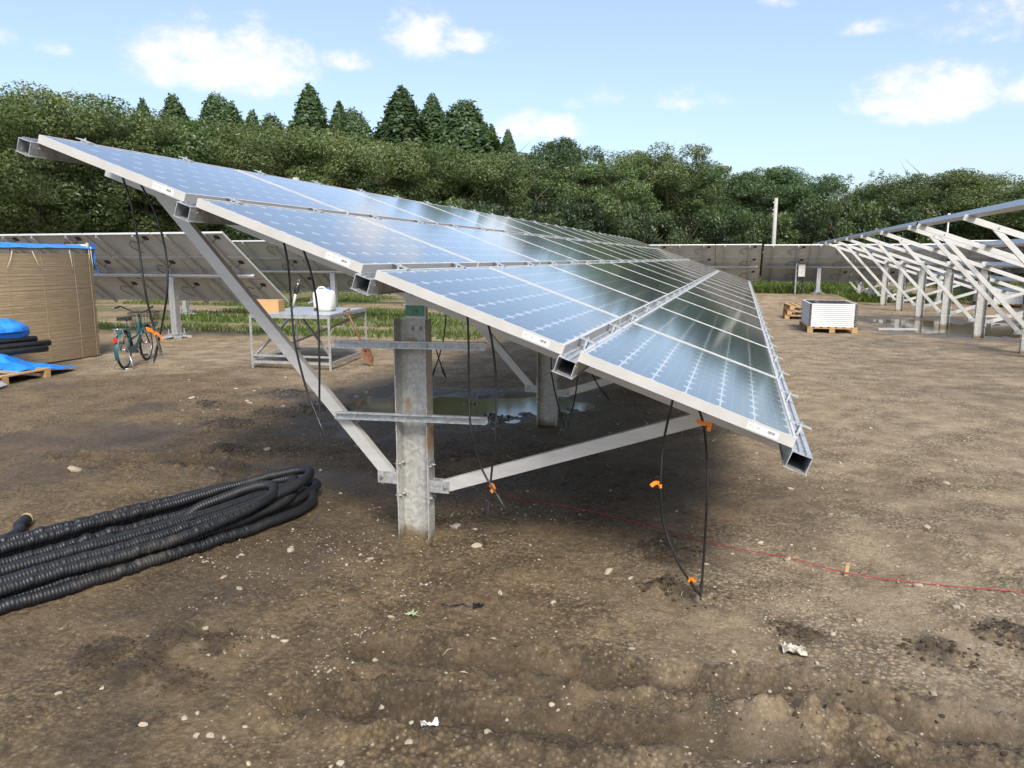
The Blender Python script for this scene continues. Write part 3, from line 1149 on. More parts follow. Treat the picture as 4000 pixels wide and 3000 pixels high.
def make_table(x1, ytop, ztop, n, label, zg=0.0, group='older panel tables seen from behind'):
    """x1: right end; the slope runs down and away (+Y)"""
    x0 = x1 - n * (TL + .02)
    ymid = ytop + 1.22 * TC
    zmid = ztop - 1.22 * TS
    root = thing('panel_table', (x1, ymid, zg), label, 'solar table', group)
    R = root.location
    rot = (-TT, 0, 0)
    T = lambda x, s, d: Vector((x, ytop + s * TC - d * TS, ztop - s * TS - d * TC)) - R
    for i in range(n):
        for r in range(3):
            f = link('solar_panel', ME_TP, root, T(x0 + i * (TL + .02), r * (TW + .012), 0), rot)
            link('junction_box', ME_JB, f)
            link('lead', ME_JC, f)
    TN = Vector((0, TS, TC))
    TE = Vector((0, TC, -TS))
    for i in range(n):
        for fx in (.34, TL - .42):
            x = x0 + i * (TL + .02) + fx
            mb = MB()
            mb.ext(T(x, .02, .042), T(x, 2.52, .042), [(-.022, -.05), (.022, -.05), (.022, 0), (.018, 0), (.018, -.046), (-.022, -.046)], (1, 0, 0), TN)
            mb.bx(T(x, 0, 0).x - .02, T(x, 0, 0).x + .02, T(x, .0, 0).y - .012, T(x, 0, 0).y, T(x, 0, 0).z - .11, T(x, 0, 0).z - .035)
            link('rail', mb.mesh('rail', M_['zinc_rail']), root)
    # cross tubes: main beam in the middle
    a, b = T(x0 + .1, 1.30, .135), T(x1 - .1, 1.30, .135)
    link('main_beam', MB().tube([a, b], .045, 12).mesh('main_beam', M_['galvanised'], True), root)
    for s in (.84, 1.68):
        mb = MB().ext(T(x0, s - .012, .041), T(x1, s - .012, .041), [(0, 0), (.024, 0), (.024, .004), (0, .004)], TE, -TN)
        link('cover_strip', mb.mesh('cover_strip', M_['aluminium']), root)
    k = max(2, int(round(n * (TL + .02) / 4.2)))
    for j in range(k):
        x = x0 + (j + .5) * (x1 - x0) / k
        p = T(x, 1.30, .19)
        g = gz(x, p.y + R.y) - R.z
        mb = MB()
        mb.ext((p.x, p.y, g + .10), (p.x, p.y, p.z + .02), [(-.07, -.07), (.07, -.07), (.07, .07), (.062, .07), (.062, -.062), (-.062, -.062), (-.062, .07), (-.07, .07)], (1, 0, 0), (0, 1, 0))
        link('post', mb.mesh('post', M_['galvanised']), root)
        mb = MB()
        mb.bx(p.x - .14, p.x + .14, p.y - .14, p.y + .14, g + .085, g + .10)
        for q_ in range(4):
            an = math.pi / 4 + q_ * math.pi / 2
            c = Vector((p.x + math.cos(an) * .17, p.y + math.sin(an) * .17, g + .045))
            mb.box(c, (.24, .16, .05), Matrix.Rotation(an, 3, 'Z') @ Matrix.Rotation(.22, 3, 'Y'))
            mb.tube([(p.x + math.cos(an) * .15, p.y + math.sin(an) * .15, g - .1), (p.x + math.cos(an) * .15, p.y + math.sin(an) * .15, g + .2)], .012, 6)
        link('foot_plate', mb.mesh('foot_plate', M_['galvanised']), root)
    return root


make_table(-9.30, 11.94, 2.167, 5, 'panel table seen from behind, standing beside the reed screen shelter')
make_table(-8.25, 17.35, 2.15, 6, 'panel table seen from behind, standing behind the metal work table')
make_table(-9.4, 23.6, 2.15, 7, 'panel table seen from behind, second one back from the work table')
make_table(.72, 29.45, 2.195, 5, 'upright looking panel table beyond the far end of the long array', .30)
make_table(9.15, 30.1, 2.185, 5, 'panel table behind the bare rack with a grey box on its post', .30)
make_table(17.6, 37.5, 2.45, 5, 'panel table behind the array beyond the bare racks', .30)
make_table(-7.75, 30.0, 2.15, 5, 'panel table hidden mostly behind the long array', .30)

# grey electrical box strapped to a table post
p = Vector((2.22, 30.85, 0))
root = thing('electrical_box', (2.22, 30.9, .95), 'pale grey electrical box strapped to a far table post', 'box')
mb = MB().bx(2.12, 2.36, 30.72, 30.87, .98, 1.42)
mb.build('cabinet', M_['box_paint'], root)
MB().bx(2.11, 2.37, 30.70, 30.88, 1.42, 1.435).build('lid', M_['box_paint'], root)
MB().tube([(2.30, 30.8, .99), (2.30, 30.8, .55), (2.24, 30.82, .36)], .03, 8).build('conduit', M_['black_plastic'], root)
MB().tube([(2.05, 30.84, 1.5), (2.05, 30.84, .33)], .035, 8).build('mounting_post', M_['galvanised'], root)

# ------------------------------------------------------------------ trees
def leaf_cloud(centres, radii, n, size, seed, flat=.75, up=.35, pw=.6):
    """many small leaf-sized quads round clump centres"""
    g = np.random.default_rng(seed)
    centres = np.array(centres)
    radii = np.array(radii)
    w = radii[:, 0] * radii[:, 1] * radii[:, 2]
    idx = g.choice(len(centres), n, p=(w ** pw) / (w ** pw).sum())
    d = g.normal(size=(n, 3))
    d /= np.linalg.norm(d, axis=1)[:, None]
    rr = .45 + .62 * g.random(n) ** .55
    p = centres[idx] + d * radii[idx] * rr[:, None]
    nm = d * .7 + g.normal(size=(n, 3)) * .6 + np.array([0, 0, up])
    nm /= np.linalg.norm(nm, axis=1)[:, None]
    t = np.cross(nm, g.normal(size=(n, 3)))
    t /= np.linalg.norm(t, axis=1)[:, None]
    b = np.cross(nm, t)
    s = size * (.55 + .9 * g.random(n))[:, None]
    v = np.empty((n, 4, 3))
    v[:, 0] = p - t * s
    v[:, 1] = p + b * s * flat * .6
    v[:, 2] = p + t * s
    v[:, 3] = p - b * s * flat * .6
    return v.reshape(-1, 3)


def unit_top(v, h):
    v = v.copy()
    top = v[:, 2].max()
    v[:, 2] *= h / top
    return v


def quads_mesh(name, v, mat):
    n = len(v) // 4
    me = bpy.data.meshes.new(name)
    me.vertices.add(len(v))
    me.vertices.foreach_set('co', v.reshape(-1))
    me.loops.add(n * 4)
    me.loops.foreach_set('vertex_index', np.arange(n * 4))
    me.polygons.add(n)
    me.polygons.foreach_set('loop_start', np.arange(n) * 4)
    me.polygons.foreach_set('loop_total', np.full(n, 4))
    me.update(calc_edges=True)
    me.materials.append(mat)
    return me


def trunk_mesh(h, r, seed, nl=7, spread=.33):
    g = random.Random(seed)
    mb = MB()
    pts, rs = [], []
    x = y = 0
    for k in range(8):
        t = k / 7
        pts.append((x, y, -.2 + t * h * .82))
        rs.append(r * (1.25 if k == 0 else 1) * (1 - .78 * t))
        x += g.uniform(-.12, .12)
        y += g.uniform(-.12, .12)
    mb.tube(pts, rs, 8)
    for k in range(nl):
        i = g.randint(2, 6)
        a = g.uniform(0, 6.28)
        L = h * spread * g.uniform(.7, 1.2)
        p0 = Vector(pts[i])
        pp = [p0, p0 + Vector((math.cos(a) * L * .4, math.sin(a) * L * .4, L * .35)), p0 + Vector((math.cos(a) * L * .75, math.sin(a) * L * .75, L * .8)), p0 + Vector((math.cos(a) * L, math.sin(a) * L, L * 1.05))]
        mb.tube(pp, [rs[i] * .55, rs[i] * .4, rs[i] * .25, rs[i] * .08], 6)
    return mb.mesh('trunk', M_['bark'], True)


def decid(seed, h, w, mat, n=11000, size=.17, low=.12):
    """rounded crown of overlapping leafy clumps; unit tree of height h"""
    g = np.random.default_rng(seed)
    cs, rs = [], []
    for k in range(58):
        t = g.random() ** .8
        z = h * (low + (1 - low) * t)
        env = math.sin(math.pi * min(1, .18 + .80 * (1 - t) ** .75)) ** .7
        a = g.uniform(0, 6.28)
        rad = w * .5 * env * (.35 + .65 * math.sqrt(g.random()))
        R = w * g.uniform(.06, .15)
        cs.append((rad * math.cos(a), rad * math.sin(a), min(z, h - R * .5)))
        rs.append((R, R, R * g.uniform(.55, .85)))
    crown = quads_mesh('crown', unit_top(leaf_cloud(cs, rs, n, size, seed + 1), h), mat)
    return crown, trunk_mesh(h, .020 * h + .03, seed + 2)


def conifer(seed, h, w, mat, n=40000, size=.20, round_=.0):
    g = np.random.default_rng(seed)
    # leaves fill a clumpy cone, tier over tier
    t = 1 - g.random(n) ** .62
    a = g.uniform(0, 6.28, n)
    tier = (t * 15 + .15 * np.sin(a * 3)) % 1.0
    lump = vnoise(a * 1.9 + 7, t * 17 + seed) * .55 + vnoise(a * 4.1, t * 31 + seed) * .25
    lump = lump * (1 - np.abs(a - 3.14) / 3.14 * .1)
    env = ((1 - t) ** (.76 - .26 * round_) * .97 + .03) * (.50 + .85 * lump) * (1.03 - .12 * tier) * (1 + g.normal(size=n) * .07)
    rad = w * .5 * env * (.55 + .48 * g.random(n) ** .5)
    p = np.stack([np.cos(a) * rad, np.sin(a) * rad, h * (.14 + .85 * t) - rad * .22 + g.normal(size=n) * .20], -1)
    nm = np.stack([np.cos(a), np.sin(a), np.full(n, .5)], -1) + g.normal(size=(n, 3)) * .55
    nm /= np.linalg.norm(nm, axis=1)[:, None]
    tt = np.cross(nm, g.normal(size=(n, 3)))
    tt /= np.linalg.norm(tt, axis=1)[:, None]
    bb_ = np.cross(nm, tt)
    s = size * (.55 + .9 * g.random(n))[:, None] * (1 - .35 * t)[:, None]
    v = np.stack([p - tt * s, p + bb_ * s * .4, p + tt * s, p - bb_ * s * .4], 1).reshape(-1, 3)
    crown = quads_mesh('crown', unit_top(v, h), mat)
    return crown, trunk_mesh(h, .014 * h + .05, seed + 2, 4, .12)


def bamboo(seed, h, w, mat, n=16000):
    g = np.random.default_rng(seed)
    cs, rs = [], []
    mb = MB()
    for k in range(58):
        a, rr = g.uniform(0, 6.28), w * .22 * math.sqrt(g.random())
        L = h * g.uniform(.72, 1.05)
        b = g.uniform(.05, .30) * L
        prev = None
        pts = []
        for j in range(9):
            t = j / 8
            x = math.cos(a) * (rr + b * t ** 2.4)
            y = math.sin(a) * (rr + b * t ** 2.4)
            z = L * (t - .10 * t ** 3)
            pts.append((x, y, z))
            if t > .25:
                cs.append((x, y, z))
                R = w * .055 * (1.25 - .9 * t)
                rs.append((R, R, R * 1.1))
        mb.tube(pts, [.035 * (1 - .85 * j / 8) for j in range(9)], 5)
    return quads_mesh('crown', unit_top(leaf_cloud(cs, rs, n, .12, seed, .35, -.2), h), mat), mb.mesh('trunk', M_['foliage_bamboo'], True)


KIND = {
    'olive': [decid(21, 9, 8, M_['foliage_olive'], 34000, .072, .26), decid(22, 9, 7.4, M_['foliage_olive'], 34000, .070, .28), decid(23, 9, 8.6, M_['foliage_olive'], 34000, .074, .30)],
    'green': [decid(31, 9, 8, M_['foliage_green'], 32000, .078), decid(32, 9, 7, M_['foliage_green'], 30000, .078)],
    'dark': [decid(41, 9, 8, M_['foliage_dark'], 32000, .085, .05), decid(42, 9, 7.2, M_['foliage_dark'], 30000, .085, .05)],
    'conifer': [conifer(51, 15, 6, M_['foliage_conifer']), conifer(52, 15, 5.2, M_['foliage_conifer'], round_=.6), conifer(53, 15, 6.6, M_['foliage_conifer'], 42000, .20, 1.0)],
    'bamboo': [bamboo(61, 9, 9, M_['foliage_bamboo'])],
    'shrub': [decid(71, 3, 4.6, M_['foliage_dark'], 11000, .07, .0), decid(72, 3, 4.2, M_['foliage_green'], 11000, .07, .0)],
}
LBL = {'olive': 'olive green broadleaf tree in the wood edge behind the panel tables', 'green': 'fresh green broadleaf tree in the wood edge behind the panel tables',
       'dark': 'dark evergreen broadleaf tree in the wood edge', 'conifer': 'tall dark conifer rising above the broadleaf wood',
       'bamboo': 'feathery bamboo clump rising out of the wood edge', 'shrub': 'low leafy shrub growing at the foot of the wood'}
CAT = {'conifer': 'conifer', 'shrub': 'shrub', 'bamboo': 'bamboo'}
NM = {'olive': 'broadleaf_tree', 'green': 'broadleaf_tree', 'dark': 'evergreen_tree', 'conifer': 'conifer_tree', 'bamboo': 'bamboo_clump', 'shrub': 'shrub'}
tcount = {}


def tree(kind, u, v, depth, wid=None, label=None):
    """u, v: top of the tree as measured in the photo, at a chosen distance"""
    d = ray(u, v)
    p = d / math.hypot(d[0], d[1]) * depth
    h = p[2] + EYE + .2
    k = tcount.get(kind, 0)
    tcount[kind] = k + 1
    crown, trunk = KIND[kind][k % len(KIND[kind])]
    base = {'olive': 9, 'green': 9, 'dark': 9, 'conifer': 15, 'bamboo': 9, 'shrub': 3}[kind]
    bw = {'olive': 8, 'green': 7.6, 'dark': 7.6, 'conifer': 6, 'bamboo': 9, 'shrub': 4.4}[kind]
    s = h / base
    w = (wid / bw) if wid else s
    root = thing(NM[kind], (p[0], p[1], gz(p[0], p[1]) - .05), label or LBL[kind], CAT.get(kind, 'tree'), {'conifer': 'conifers behind the wood edge', 'shrub': 'shrubs along the wood edge', 'bamboo': None}.get(kind, kind + ' trees of the wood edge'), 0)
    root.rotation_euler = (0, 0, random.uniform(0, 6.28))
    root.scale = (w, w, s)
    link('crown', crown, root)
    link('trunk', trunk, root)
    return root


T = S_
# wood edge, left to right
for kind, x, y, dep, wd in [
    ('olive', -90, 190, 34, 9), ('olive', 30, 193, 36, 8.5), ('olive', 140, 200, 38, 8), ('green', 215, 212, 39, 8), ('olive', 290, 255, 39, 7.5), ('olive', 360, 270, 41, 8),
    ('green', 430, 278, 42, 7.5), ('olive', 505, 285, 43, 8), ('olive', 580, 283, 44, 8.5), ('olive', 660, 290, 45, 8.5), ('olive', 735, 298, 46, 8.5), ('olive', 815, 305, 47, 8.5),
    ('olive', 890, 318, 48, 8.5), ('green', 965, 322, 49, 8), ('olive', 1035, 335, 50, 8), ('dark', 1165, 306, 56, 8), ('dark', 1220, 318, 57, 7), ('green', 1110, 345, 51, 8),
    ('green', 1290, 355, 54, 8), ('olive', 1395, 328, 56, 9), ('olive', 1455, 325, 57, 9), ('green', 1505, 350, 56, 7.5), ('dark', 1560, 368, 58, 7.5), ('dark', 1610, 362, 60, 7),
    ('dark', 1660, 358, 60, 7.5), ('dark', 1720, 372, 59, 8), ('bamboo', 1790, 362, 62, 11), ('dark', 1850, 425, 58, 6), ('dark', 1935, 395, 58, 7), ('olive', 2000, 375, 57, 8), ('olive', 2060, 368, 56, 9),
    ('olive', 2125, 385, 55, 8.5), ('olive', 2195, 398, 54, 8.5), ('olive', 2290, 400, 52, 9)]:
    tree(kind, x * T, (y + (24 if x < 240 else 12 if x < 1100 else 6 if x < 1500 else 18)) * T, dep, wd, {30: 'tall olive green broadleaf tree rising behind the reed screen shelter', 1165: 'rounded dark evergreen tree where the conifers end', 1455: 'broad flat topped olive tree over the far end of the long array', 1660: 'dark evergreen tree directly behind the concrete utility pole', 1720: 'dark evergreen tree between the utility pole and the bamboo clump', 1850: 'lowest dark evergreen tree, in the dip beside the bamboo clump', 2060: 'spreading olive tree above the bare aluminium rack'}.get(x))
# second rank fills the gaps
for k in range(24):
    x = -60 + k * 100
    dep = 46 + min(22, max(0, x) / 2212 * 32) + random.uniform(-1, 2)
    y = np.interp(x, [-100, 240, 300, 600, 1000, 1250, 1450, 1620, 1800, 1890, 2050, 2400], [262, 275, 318, 330, 362, 375, 390, 425, 445, 465, 450, 460])
    tree(random.choice(['olive', 'dark', 'green']) if x < 1100 or x > 1950 else 'dark', x * T, (y + random.uniform(-3, 12)) * T, dep, 8.5)
for x, y, dep, wd in [(308, 222, 66, 4.0), (372, 212, 68, 5.0), (465, 207, 70, 5.2), (500, 228, 68, 5.0), (545, 246, 70, 3.8), (585, 252, 70, 4.4), (668, 190, 68, 6.6), (733, 228, 70, 4.2),
                      (762, 240, 69, 5.0), (868, 194, 70, 8.2), (935, 211, 72, 5.6), (1005, 221, 70, 7.0), (1062, 276, 72, 4.0), (1098, 288, 74, 3.6), (410, 262, 72, 4.5), (1300, 338, 84, 3)]:
    tree('conifer', x * T, y * T, dep, wd * 1.65, {668: 'tallest pointed conifer with spreading tiers, standing clear of its neighbours', 868: 'broadest conifer with a rounded domed top', 935: 'slim conifer between the broadest one and a blunt topped one', 1005: 'blunt topped conifer beside the slim conifer', 1098: 'small thin treetop peeping over the broadleaf wood after the conifers'}.get(x))
for k in range(30):
    x = (640 if k < 10 else -80) + k * (40 if k < 10 else 82) + random.uniform(-20, 20)
    dep = 30 + max(0, x) / 2212 * 20 + random.uniform(-1.5, 2)
    if -9 < (ray(x * T, 1009)[0] / np.hypot(*ray(x * T, 1009)[:2]) * dep) < 40 or True:
        tree('shrub', x * T, (470 - max(0, x - 300) * .004 + random.uniform(-25, 25)) * T, dep + 4, 5.0)

# ------------------------------------------------------------------ grass
def grass_mesh(name, areas, n, hmax, seed):
    g = np.random.default_rng(seed)
    P = []
    tot = sum((a[1] - a[0]) * (a[3] - a[2]) for a in areas)
    for a in areas:
        m = int(n * (a[1] - a[0]) * (a[3] - a[2]) / tot)
        P.append(np.stack([g.uniform(a[0], a[1], m), g.uniform(a[2], a[3], m)], -1))
    P = np.concatenate(P)
    dens = fbm(P[:, 0] * .55 + 5, P[:, 1] * .8 + 2, 3) + .5
    keep = g.random(len(P)) < np.clip((dens - .40) * 5, 0.02, 1)
    P, dens = P[keep], dens[keep]
    z = height(P[:, 0], P[:, 1])
    h = hmax * (.35 + .75 * g.random(len(P))) * np.clip(dens * 1.5, .4, 1.1)
    a = g.uniform(0, 6.28, len(P))
    w = .010 + .008 * g.random(len(P))
    lean = g.normal(size=(len(P), 2)) * h[:, None] * .35
    v = np.empty((len(P), 4, 3))
    dx, dy = np.cos(a) * w, np.sin(a) * w
    base = np.stack([P[:, 0], P[:, 1], z - .01], -1)
    v[:, 0] = base + np.stack([dx, dy, dx * 0], -1)
    v[:, 1] = base - np.stack([dx, dy, dx * 0], -1)
    top = base + np.stack([lean[:, 0], lean[:, 1], h], -1)
    mid = base + np.stack([lean[:, 0] * .4, lean[:, 1] * .4, h * .6], -1)
    v[:, 2] = (mid - np.stack([dx, dy, dx * 0], -1) * .8)
    v[:, 3] = top
    return quads_mesh(name, v.reshape(-1, 3), M_['grass_blade'])


def grass(label, areas, n, h, seed):
    tag(link('grass', grass_mesh('grass', areas, n, h, seed)), label, 'grass', kind='stuff')


grass('patchy green grass growing under the older panel tables', [(-20, -5.2, 13.9, 15.4), (-16, -5.0, 16.4, 22), (-22, -4, 22, 34)], 60000, .16, 5)
grass('tall green grass along the far panel tables', [(-8, 12, 31.2, 37.5)], 52000, .33, 6)
grass('rough grass in front of the wood', [(-40, -8, 34, 40), (-8, 24, 38, 46)], 26000, .5, 7)
# ------------------------------------------------------------------ corrugated hose coiled on the ground
def hose():
    # one continuous pipe wound into a long flat coil, loops of different width lying over each other
    A0 = np.array([-3.32, 3.32])
    ax = np.array([.37, .929])
    sd_ = np.array([.929, -.37])
    g = random.Random(4)
    W_ = lambda a, b, z: np.array([*(A0 + ax * (a * .90 - .08) + sd_ * (b * .80 - .02)), z])
    pts = [np.array([-4.22, 3.36, .045]), np.array([-4.15, 3.26, .05]), W_(-.52, -.66, .05)]
    loops = [(-.50, .50, 1.34, 0, 0), (-.36, .26, 1.46, 0, 0), (-.24, .40, 1.20, 0, 0), (-.43, .14, 1.30, 1, 1), (-.10, .46, 1.02, 0, 1), (-.30, .33, 1.38, 1, 1)]
    for k, (l, r_, tip, zl, zr_) in enumerate(loops):
        j = lambda s=.03: g.uniform(-s, s)
        zL, zR = .038 + .064 * zl, .038 + .064 * zr_
        zt = .045 + .028 * k
        pts += [W_(-1.55 + j(), l * .85, zL + .02), W_(-.9, l + j(), zL), W_(-.2, l * 1.03 + j(), zL), W_(.4, l * 1.0 + j(), zL + .004), W_(tip - .42, l * .80 + j(), (zL + zt) / 2),
                W_(tip - .10, l * .35 + r_ * .1, zt), W_(tip, r_ * .35 + l * .05, zt + .02), W_(tip - .12, r_ * .72, zt), W_(tip - .45, r_ * .95 + j(), (zR + zt) / 2),
                W_(.1, r_ + j(), zR), W_(-.5, r_ * 1.02 + j(), zR), W_(-1.1, r_ * .9, zR), W_(-1.75 + j(), r_ * .4, zR + .02), W_(-1.9 + j(), (l + r_) / 2 * .5, .05 + .02 * k)]
    # even spacing
    P = np.array(spline(pts, 12))
    d = np.r_[0, np.cumsum(np.linalg.norm(np.diff(P, axis=0), axis=1))]
    step = .0042
    q = np.arange(0, d[-1], step)
    P = np.stack([np.interp(q, d, P[:, k]) for k in range(3)], -1)
    k = np.ones(9) / 9
    for c in range(3):
        P[4:-4, c] = np.convolve(P[:, c], k, 'valid')
    r = np.where((np.arange(len(P)) % 4) < 2, .0320, .0300)
    gzs = height(P[:, 0], P[:, 1])
    P[:, 2] += gzs * .7
    # tube with parallel frame, vectorised
    t = np.gradient(P, axis=0)
    t /= np.linalg.norm(t, axis=1)[:, None]
    n1 = np.cross(t, np.array([0, 0, 1.0]))
    n1 /= np.linalg.norm(n1, axis=1)[:, None]
    n2 = np.cross(t, n1)
    seg = 12
    a = np.arange(seg) * 2 * np.pi / seg
    V = P[:, None, :] + (n1[:, None, :] * np.cos(a)[None, :, None] + n2[:, None, :] * np.sin(a)[None, :, None]) * r[:, None, None]
    n = len(P)
    i, j = np.meshgrid(np.arange(n - 1), np.arange(seg), indexing='ij')
    j2 = (j + 1) % seg
    F = np.stack([i * seg + j, i * seg + j2, (i + 1) * seg + j2, (i + 1) * seg + j], -1).reshape(-1)
    return V.reshape(-1, 3), F, P


V, F, HP = hose()
root = thing('hose_coil', (-3.5, 3.1, 0), 'coil of black corrugated hose lying on the mud', 'hose')
me = bpy.data.meshes.new('hose')
V = V - np.array(root.location)
me.vertices.add(len(V))
me.vertices.foreach_set('co', V.reshape(-1))
me.loops.add(len(F))
me.loops.foreach_set('vertex_index', F)
me.polygons.add(len(F) // 4)
me.polygons.foreach_set('loop_start', np.arange(len(F) // 4) * 4)
me.polygons.foreach_set('loop_total', np.full(len(F) // 4, 4))
me.update(calc_edges=True)
me.polygons.foreach_set('use_smooth', np.ones(len(F) // 4, bool))
me.materials.append(M_['hose_black'])
link('hose', me, root)
e = Vector(HP[0])
d = (Vector(HP[0]) - Vector(HP[12])).normalized()
MB().tube([e - d * .012, e + d * .010], .037, 14).build('end_cap', M_['wood_pale'], root)
best = min(range(len(HP)), key=lambda i: (HP[i][0] + 3.66) ** 2 + (HP[i][1] - 3.72) ** 2 - HP[i][2] * .2)
c = Vector(HP[best])
t_ = (Vector(HP[best + 4]) - Vector(HP[best - 4])).normalized()
mb = MB().tube([c - t_ * .012, c + t_ * .012], .0355, 14)
mb.add([c + Vector((.0, 0, .035)) - t_ * .011, c + Vector((.0, 0, .035)) + t_ * .011, c + Vector((.03, .0, .012)) + t_ * .015, c + Vector((.03, 0, .012)) - t_ * .008], [(0, 1, 2, 3)])
mb.build('tape', M_['orange_tape'], root)

# ------------------------------------------------------------------ red string line and its stake
pts = [(-1.80, 5.03), (-1.49, 4.80), (-.96, 4.66), (-.48, 4.49), (-.05, 4.30), (.33, 4.17), (.61, 4.06), (1.0, 4.08), (1.45, 4.11), (3.2, 4.22)]
sp3 = [(x, y, gz(x, y) + .012) for x, y in pts]
sp3[6] = (.61, 4.055, gz(.61, 4.06) + .02)
P3 = spline(sp3, 14)
P3 = [(p[0], p[1], max(p[2], gz(p[0], p[1]) + .005)) for p in P3]
tag(MB().tube(P3, .0024, 6).build('string_line', M_['red_string'], smooth=True), 'red string line pegged low over the mud to a wooden stake', 'string')
g0 = gz(.61, 4.067)
mb = MB().ext((.61, 4.067, g0 - .12), (.618, 4.067, g0 + .062), [(-.009, -.006), (.009, -.006), (.009, .006), (-.009, .006)], (1, 0, 0), (0, 1, 0))
mb.beam((.609, 4.067, g0 + .062), (.627, 4.067, g0 + .066), .012, .006)
tag(mb.build('wooden_stake', M_['wood_pale']), 'short brown wooden stake holding the red string', 'stake')

# ------------------------------------------------------------------ shelter with reed screen
HX = -10.55
root = thing('shelter', (HX, 9.0, 0), 'shelter of pipes with a reed screen and blue tarpaulin', 'shelter')
for (x, y) in ((HX - .03, 10.06), (HX - .03, 6.3), (HX - 2.6, 10.0), (HX - 2.6, 6.3)):
    MB().tube([(x, y, -.1), (x, y, 1.93)], .024, 10).build('pole', M_['galvanised'], root, smooth=True)
for a, b in (((HX - .03, 6.2, 1.80), (HX - .03, 10.2, 1.84)), ((HX - .03, 10.06, 1.88), (HX - 2.65, 10.0, 1.88)), ((HX - 2.6, 6.2, 1.88), (HX - 2.6, 10.1, 1.88))):
    MB().tube([a, b], .024, 10).build('top_pipe', M_['galvanised'], root, smooth=True)
# reeds
mb = MB()
g = random.Random(9)
z = .03
while z < 1.745:
    r = g.uniform(.0030, .0048)
    y0, y1 = 6.35 + g.uniform(-.02, .02), 10.08 + g.uniform(-.025, .015)
    x = HX + .022 + g.uniform(-.002, .002)
    sag = g.uniform(-.0012, .0012)
    zm = z + sag
    mb.tube([(x, y0, z), (x + .004, (y0 + y1) / 2, zm), (x, y1, z + g.uniform(-.001, .001))], r, 5)
    z += r * 1.7
o = mb.build('reed_screen', M_['reed'], root, smooth=True)
tag(o, kind='stuff')
for y in (6.7, 7.3, 7.9, 8.5, 9.1, 9.7, 10.0):
    MB().tube([(HX + .034, y, .03), (HX + .036, y + .01, .9), (HX + .034, y, 1.76)], .0022, 5).build('binding', M_['straw'], root)
# tarpaulin folded over the top pipe
def sheet(nx_, ny_, fn, name, mat, parent, thick=.004, **tg):
    top = [Vector(fn(i / (nx_ - 1), j / (ny_ - 1))) for i in range(nx_) for j in range(ny_)]
    fs = [(i * ny_ + j, (i + 1) * ny_ + j, (i + 1) * ny_ + j + 1, i * ny_ + j + 1) for i in range(nx_ - 1) for j in range(ny_ - 1)]
    n = len(top)
    bot = [p - Vector((0, 0, thick)) for p in top]
    mb = MB().add(top + bot, fs + [tuple(k + n for k in f[::-1]) for f in fs])
    rim = [i * ny_ for i in range(nx_)] + [(nx_ - 1) * ny_ + j for j in range(1, ny_)] + [i * ny_ + ny_ - 1 for i in range(nx_ - 2, -1, -1)] + [j for j in range(ny_ - 2, 0, -1)]
    mb.add([top[k] for k in rim] + [bot[k] for k in rim], [(k, (k + 1) % len(rim), len(rim) + (k + 1) % len(rim), len(rim) + k) for k in range(len(rim))])
    return mb.build(name, mat, parent, smooth=True, **tg)


def roof(a, b):
    y = 6.2 + a * 3.92
    x = HX + .07 - b * 2.75
    wob = float(fbm(np.array([y * 2.1]), np.array([b * 3.0 + 1]), 3)[0])
    if b < .08:
        return (x + .02 * wob, y, 1.835 + .05 * (1 - abs(b - .06) / .06) + .05 * wob)
    return (x, y, 1.905 - .04 * math.sin(b * 3.1) * math.sin(a * 9) + .03 * wob)


sheet(48, 26, roof, 'tarpaulin_roof', M_['tarp_blue'], root)
mb = MB()
vs = []
for k in range(9):
    t = k / 8
    y = 10.10 + .02 * math.sin(k)
    vs += [(HX + .06 + .012 * math.sin(k * 2), y + .05 * t, 1.93 - t * .52), (HX - .04 + .01 * math.sin(k * 1.7), y + .03 + .06 * t, 1.93 - t * .50)]
mb.add(vs, [(2 * k, 2 * k + 1, 2 * k + 3, 2 * k + 2) for k in range(8)])
mb.build('tarpaulin_flap', M_['tarp_blue'], root, smooth=True)
for (y, z0, dz_, dy) in ((9.99, 1.84, .26, .02), (10.04, 1.82, .3, .01), (9.62, 1.83, .36, .03), (8.95, 1.78, .3, .12), (8.62, 1.8, .27, -.12)):
    MB().tube([(HX + .05, y, z0), (HX + .062, y + dy * .4, z0 - dz_ * .5), (HX + .06, y + dy, z0 - dz_)], .005, 6).build('rope_end', M_['rope'], root, smooth=True)
MB().tube([(HX + .03, 10.02, 1.80), (HX + .06, 10.05, 1.84), (HX + .03, 10.08, 1.86), (HX - .01, 10.06, 1.80)], .012, 6).build('knot', M_['rope'], root, smooth=True)

# blue tarpaulin heap, black pipes, loose panel and pallet in front of the shelter
def heap(a, b):
    # a along Y, b towards the camera side (+X)
    y = 7.1 + a * 1.42
    x = -10.15 + b * .78
    w = fbm(np.array([y * 3.0]), np.array([x * 3.0]), 3)[0]
    h = .34 * math.exp(-((a - .38) / .40) ** 2) * (1 - b ** 2 * .62)
    tip = max(0, a - .78) / .22
    x2 = x * (1 - tip * .75) + (-9.56) * tip * .75
    return (x2 + .03 * w, y + tip * .14, max(.02, h + .17 * w * (1 - tip) + .03 + gz(x, y)))


sheet(44, 30, heap, 'tarpaulin', M_['tarp_blue'], None, label='crumpled blue tarpaulin spread over a pallet beside the reed screen', cat='tarpaulin')


def bundle(a, b):
    th = a * 2 * math.pi
    y = 7.2 + b * 1.22
    e_ = math.sqrt(max(0, 1 - max(0, (b - .72) / .28) ** 2))
    w = float(fbm(np.array([a * 5.0 + 3]), np.array([b * 6.0]), 3)[0])
    r = (.19 + .20 * w) * e_ + .004
    return (-10.12 + math.cos(th) * r * 1.05, y + .02 * w, .63 + math.sin(th) * r * .85)


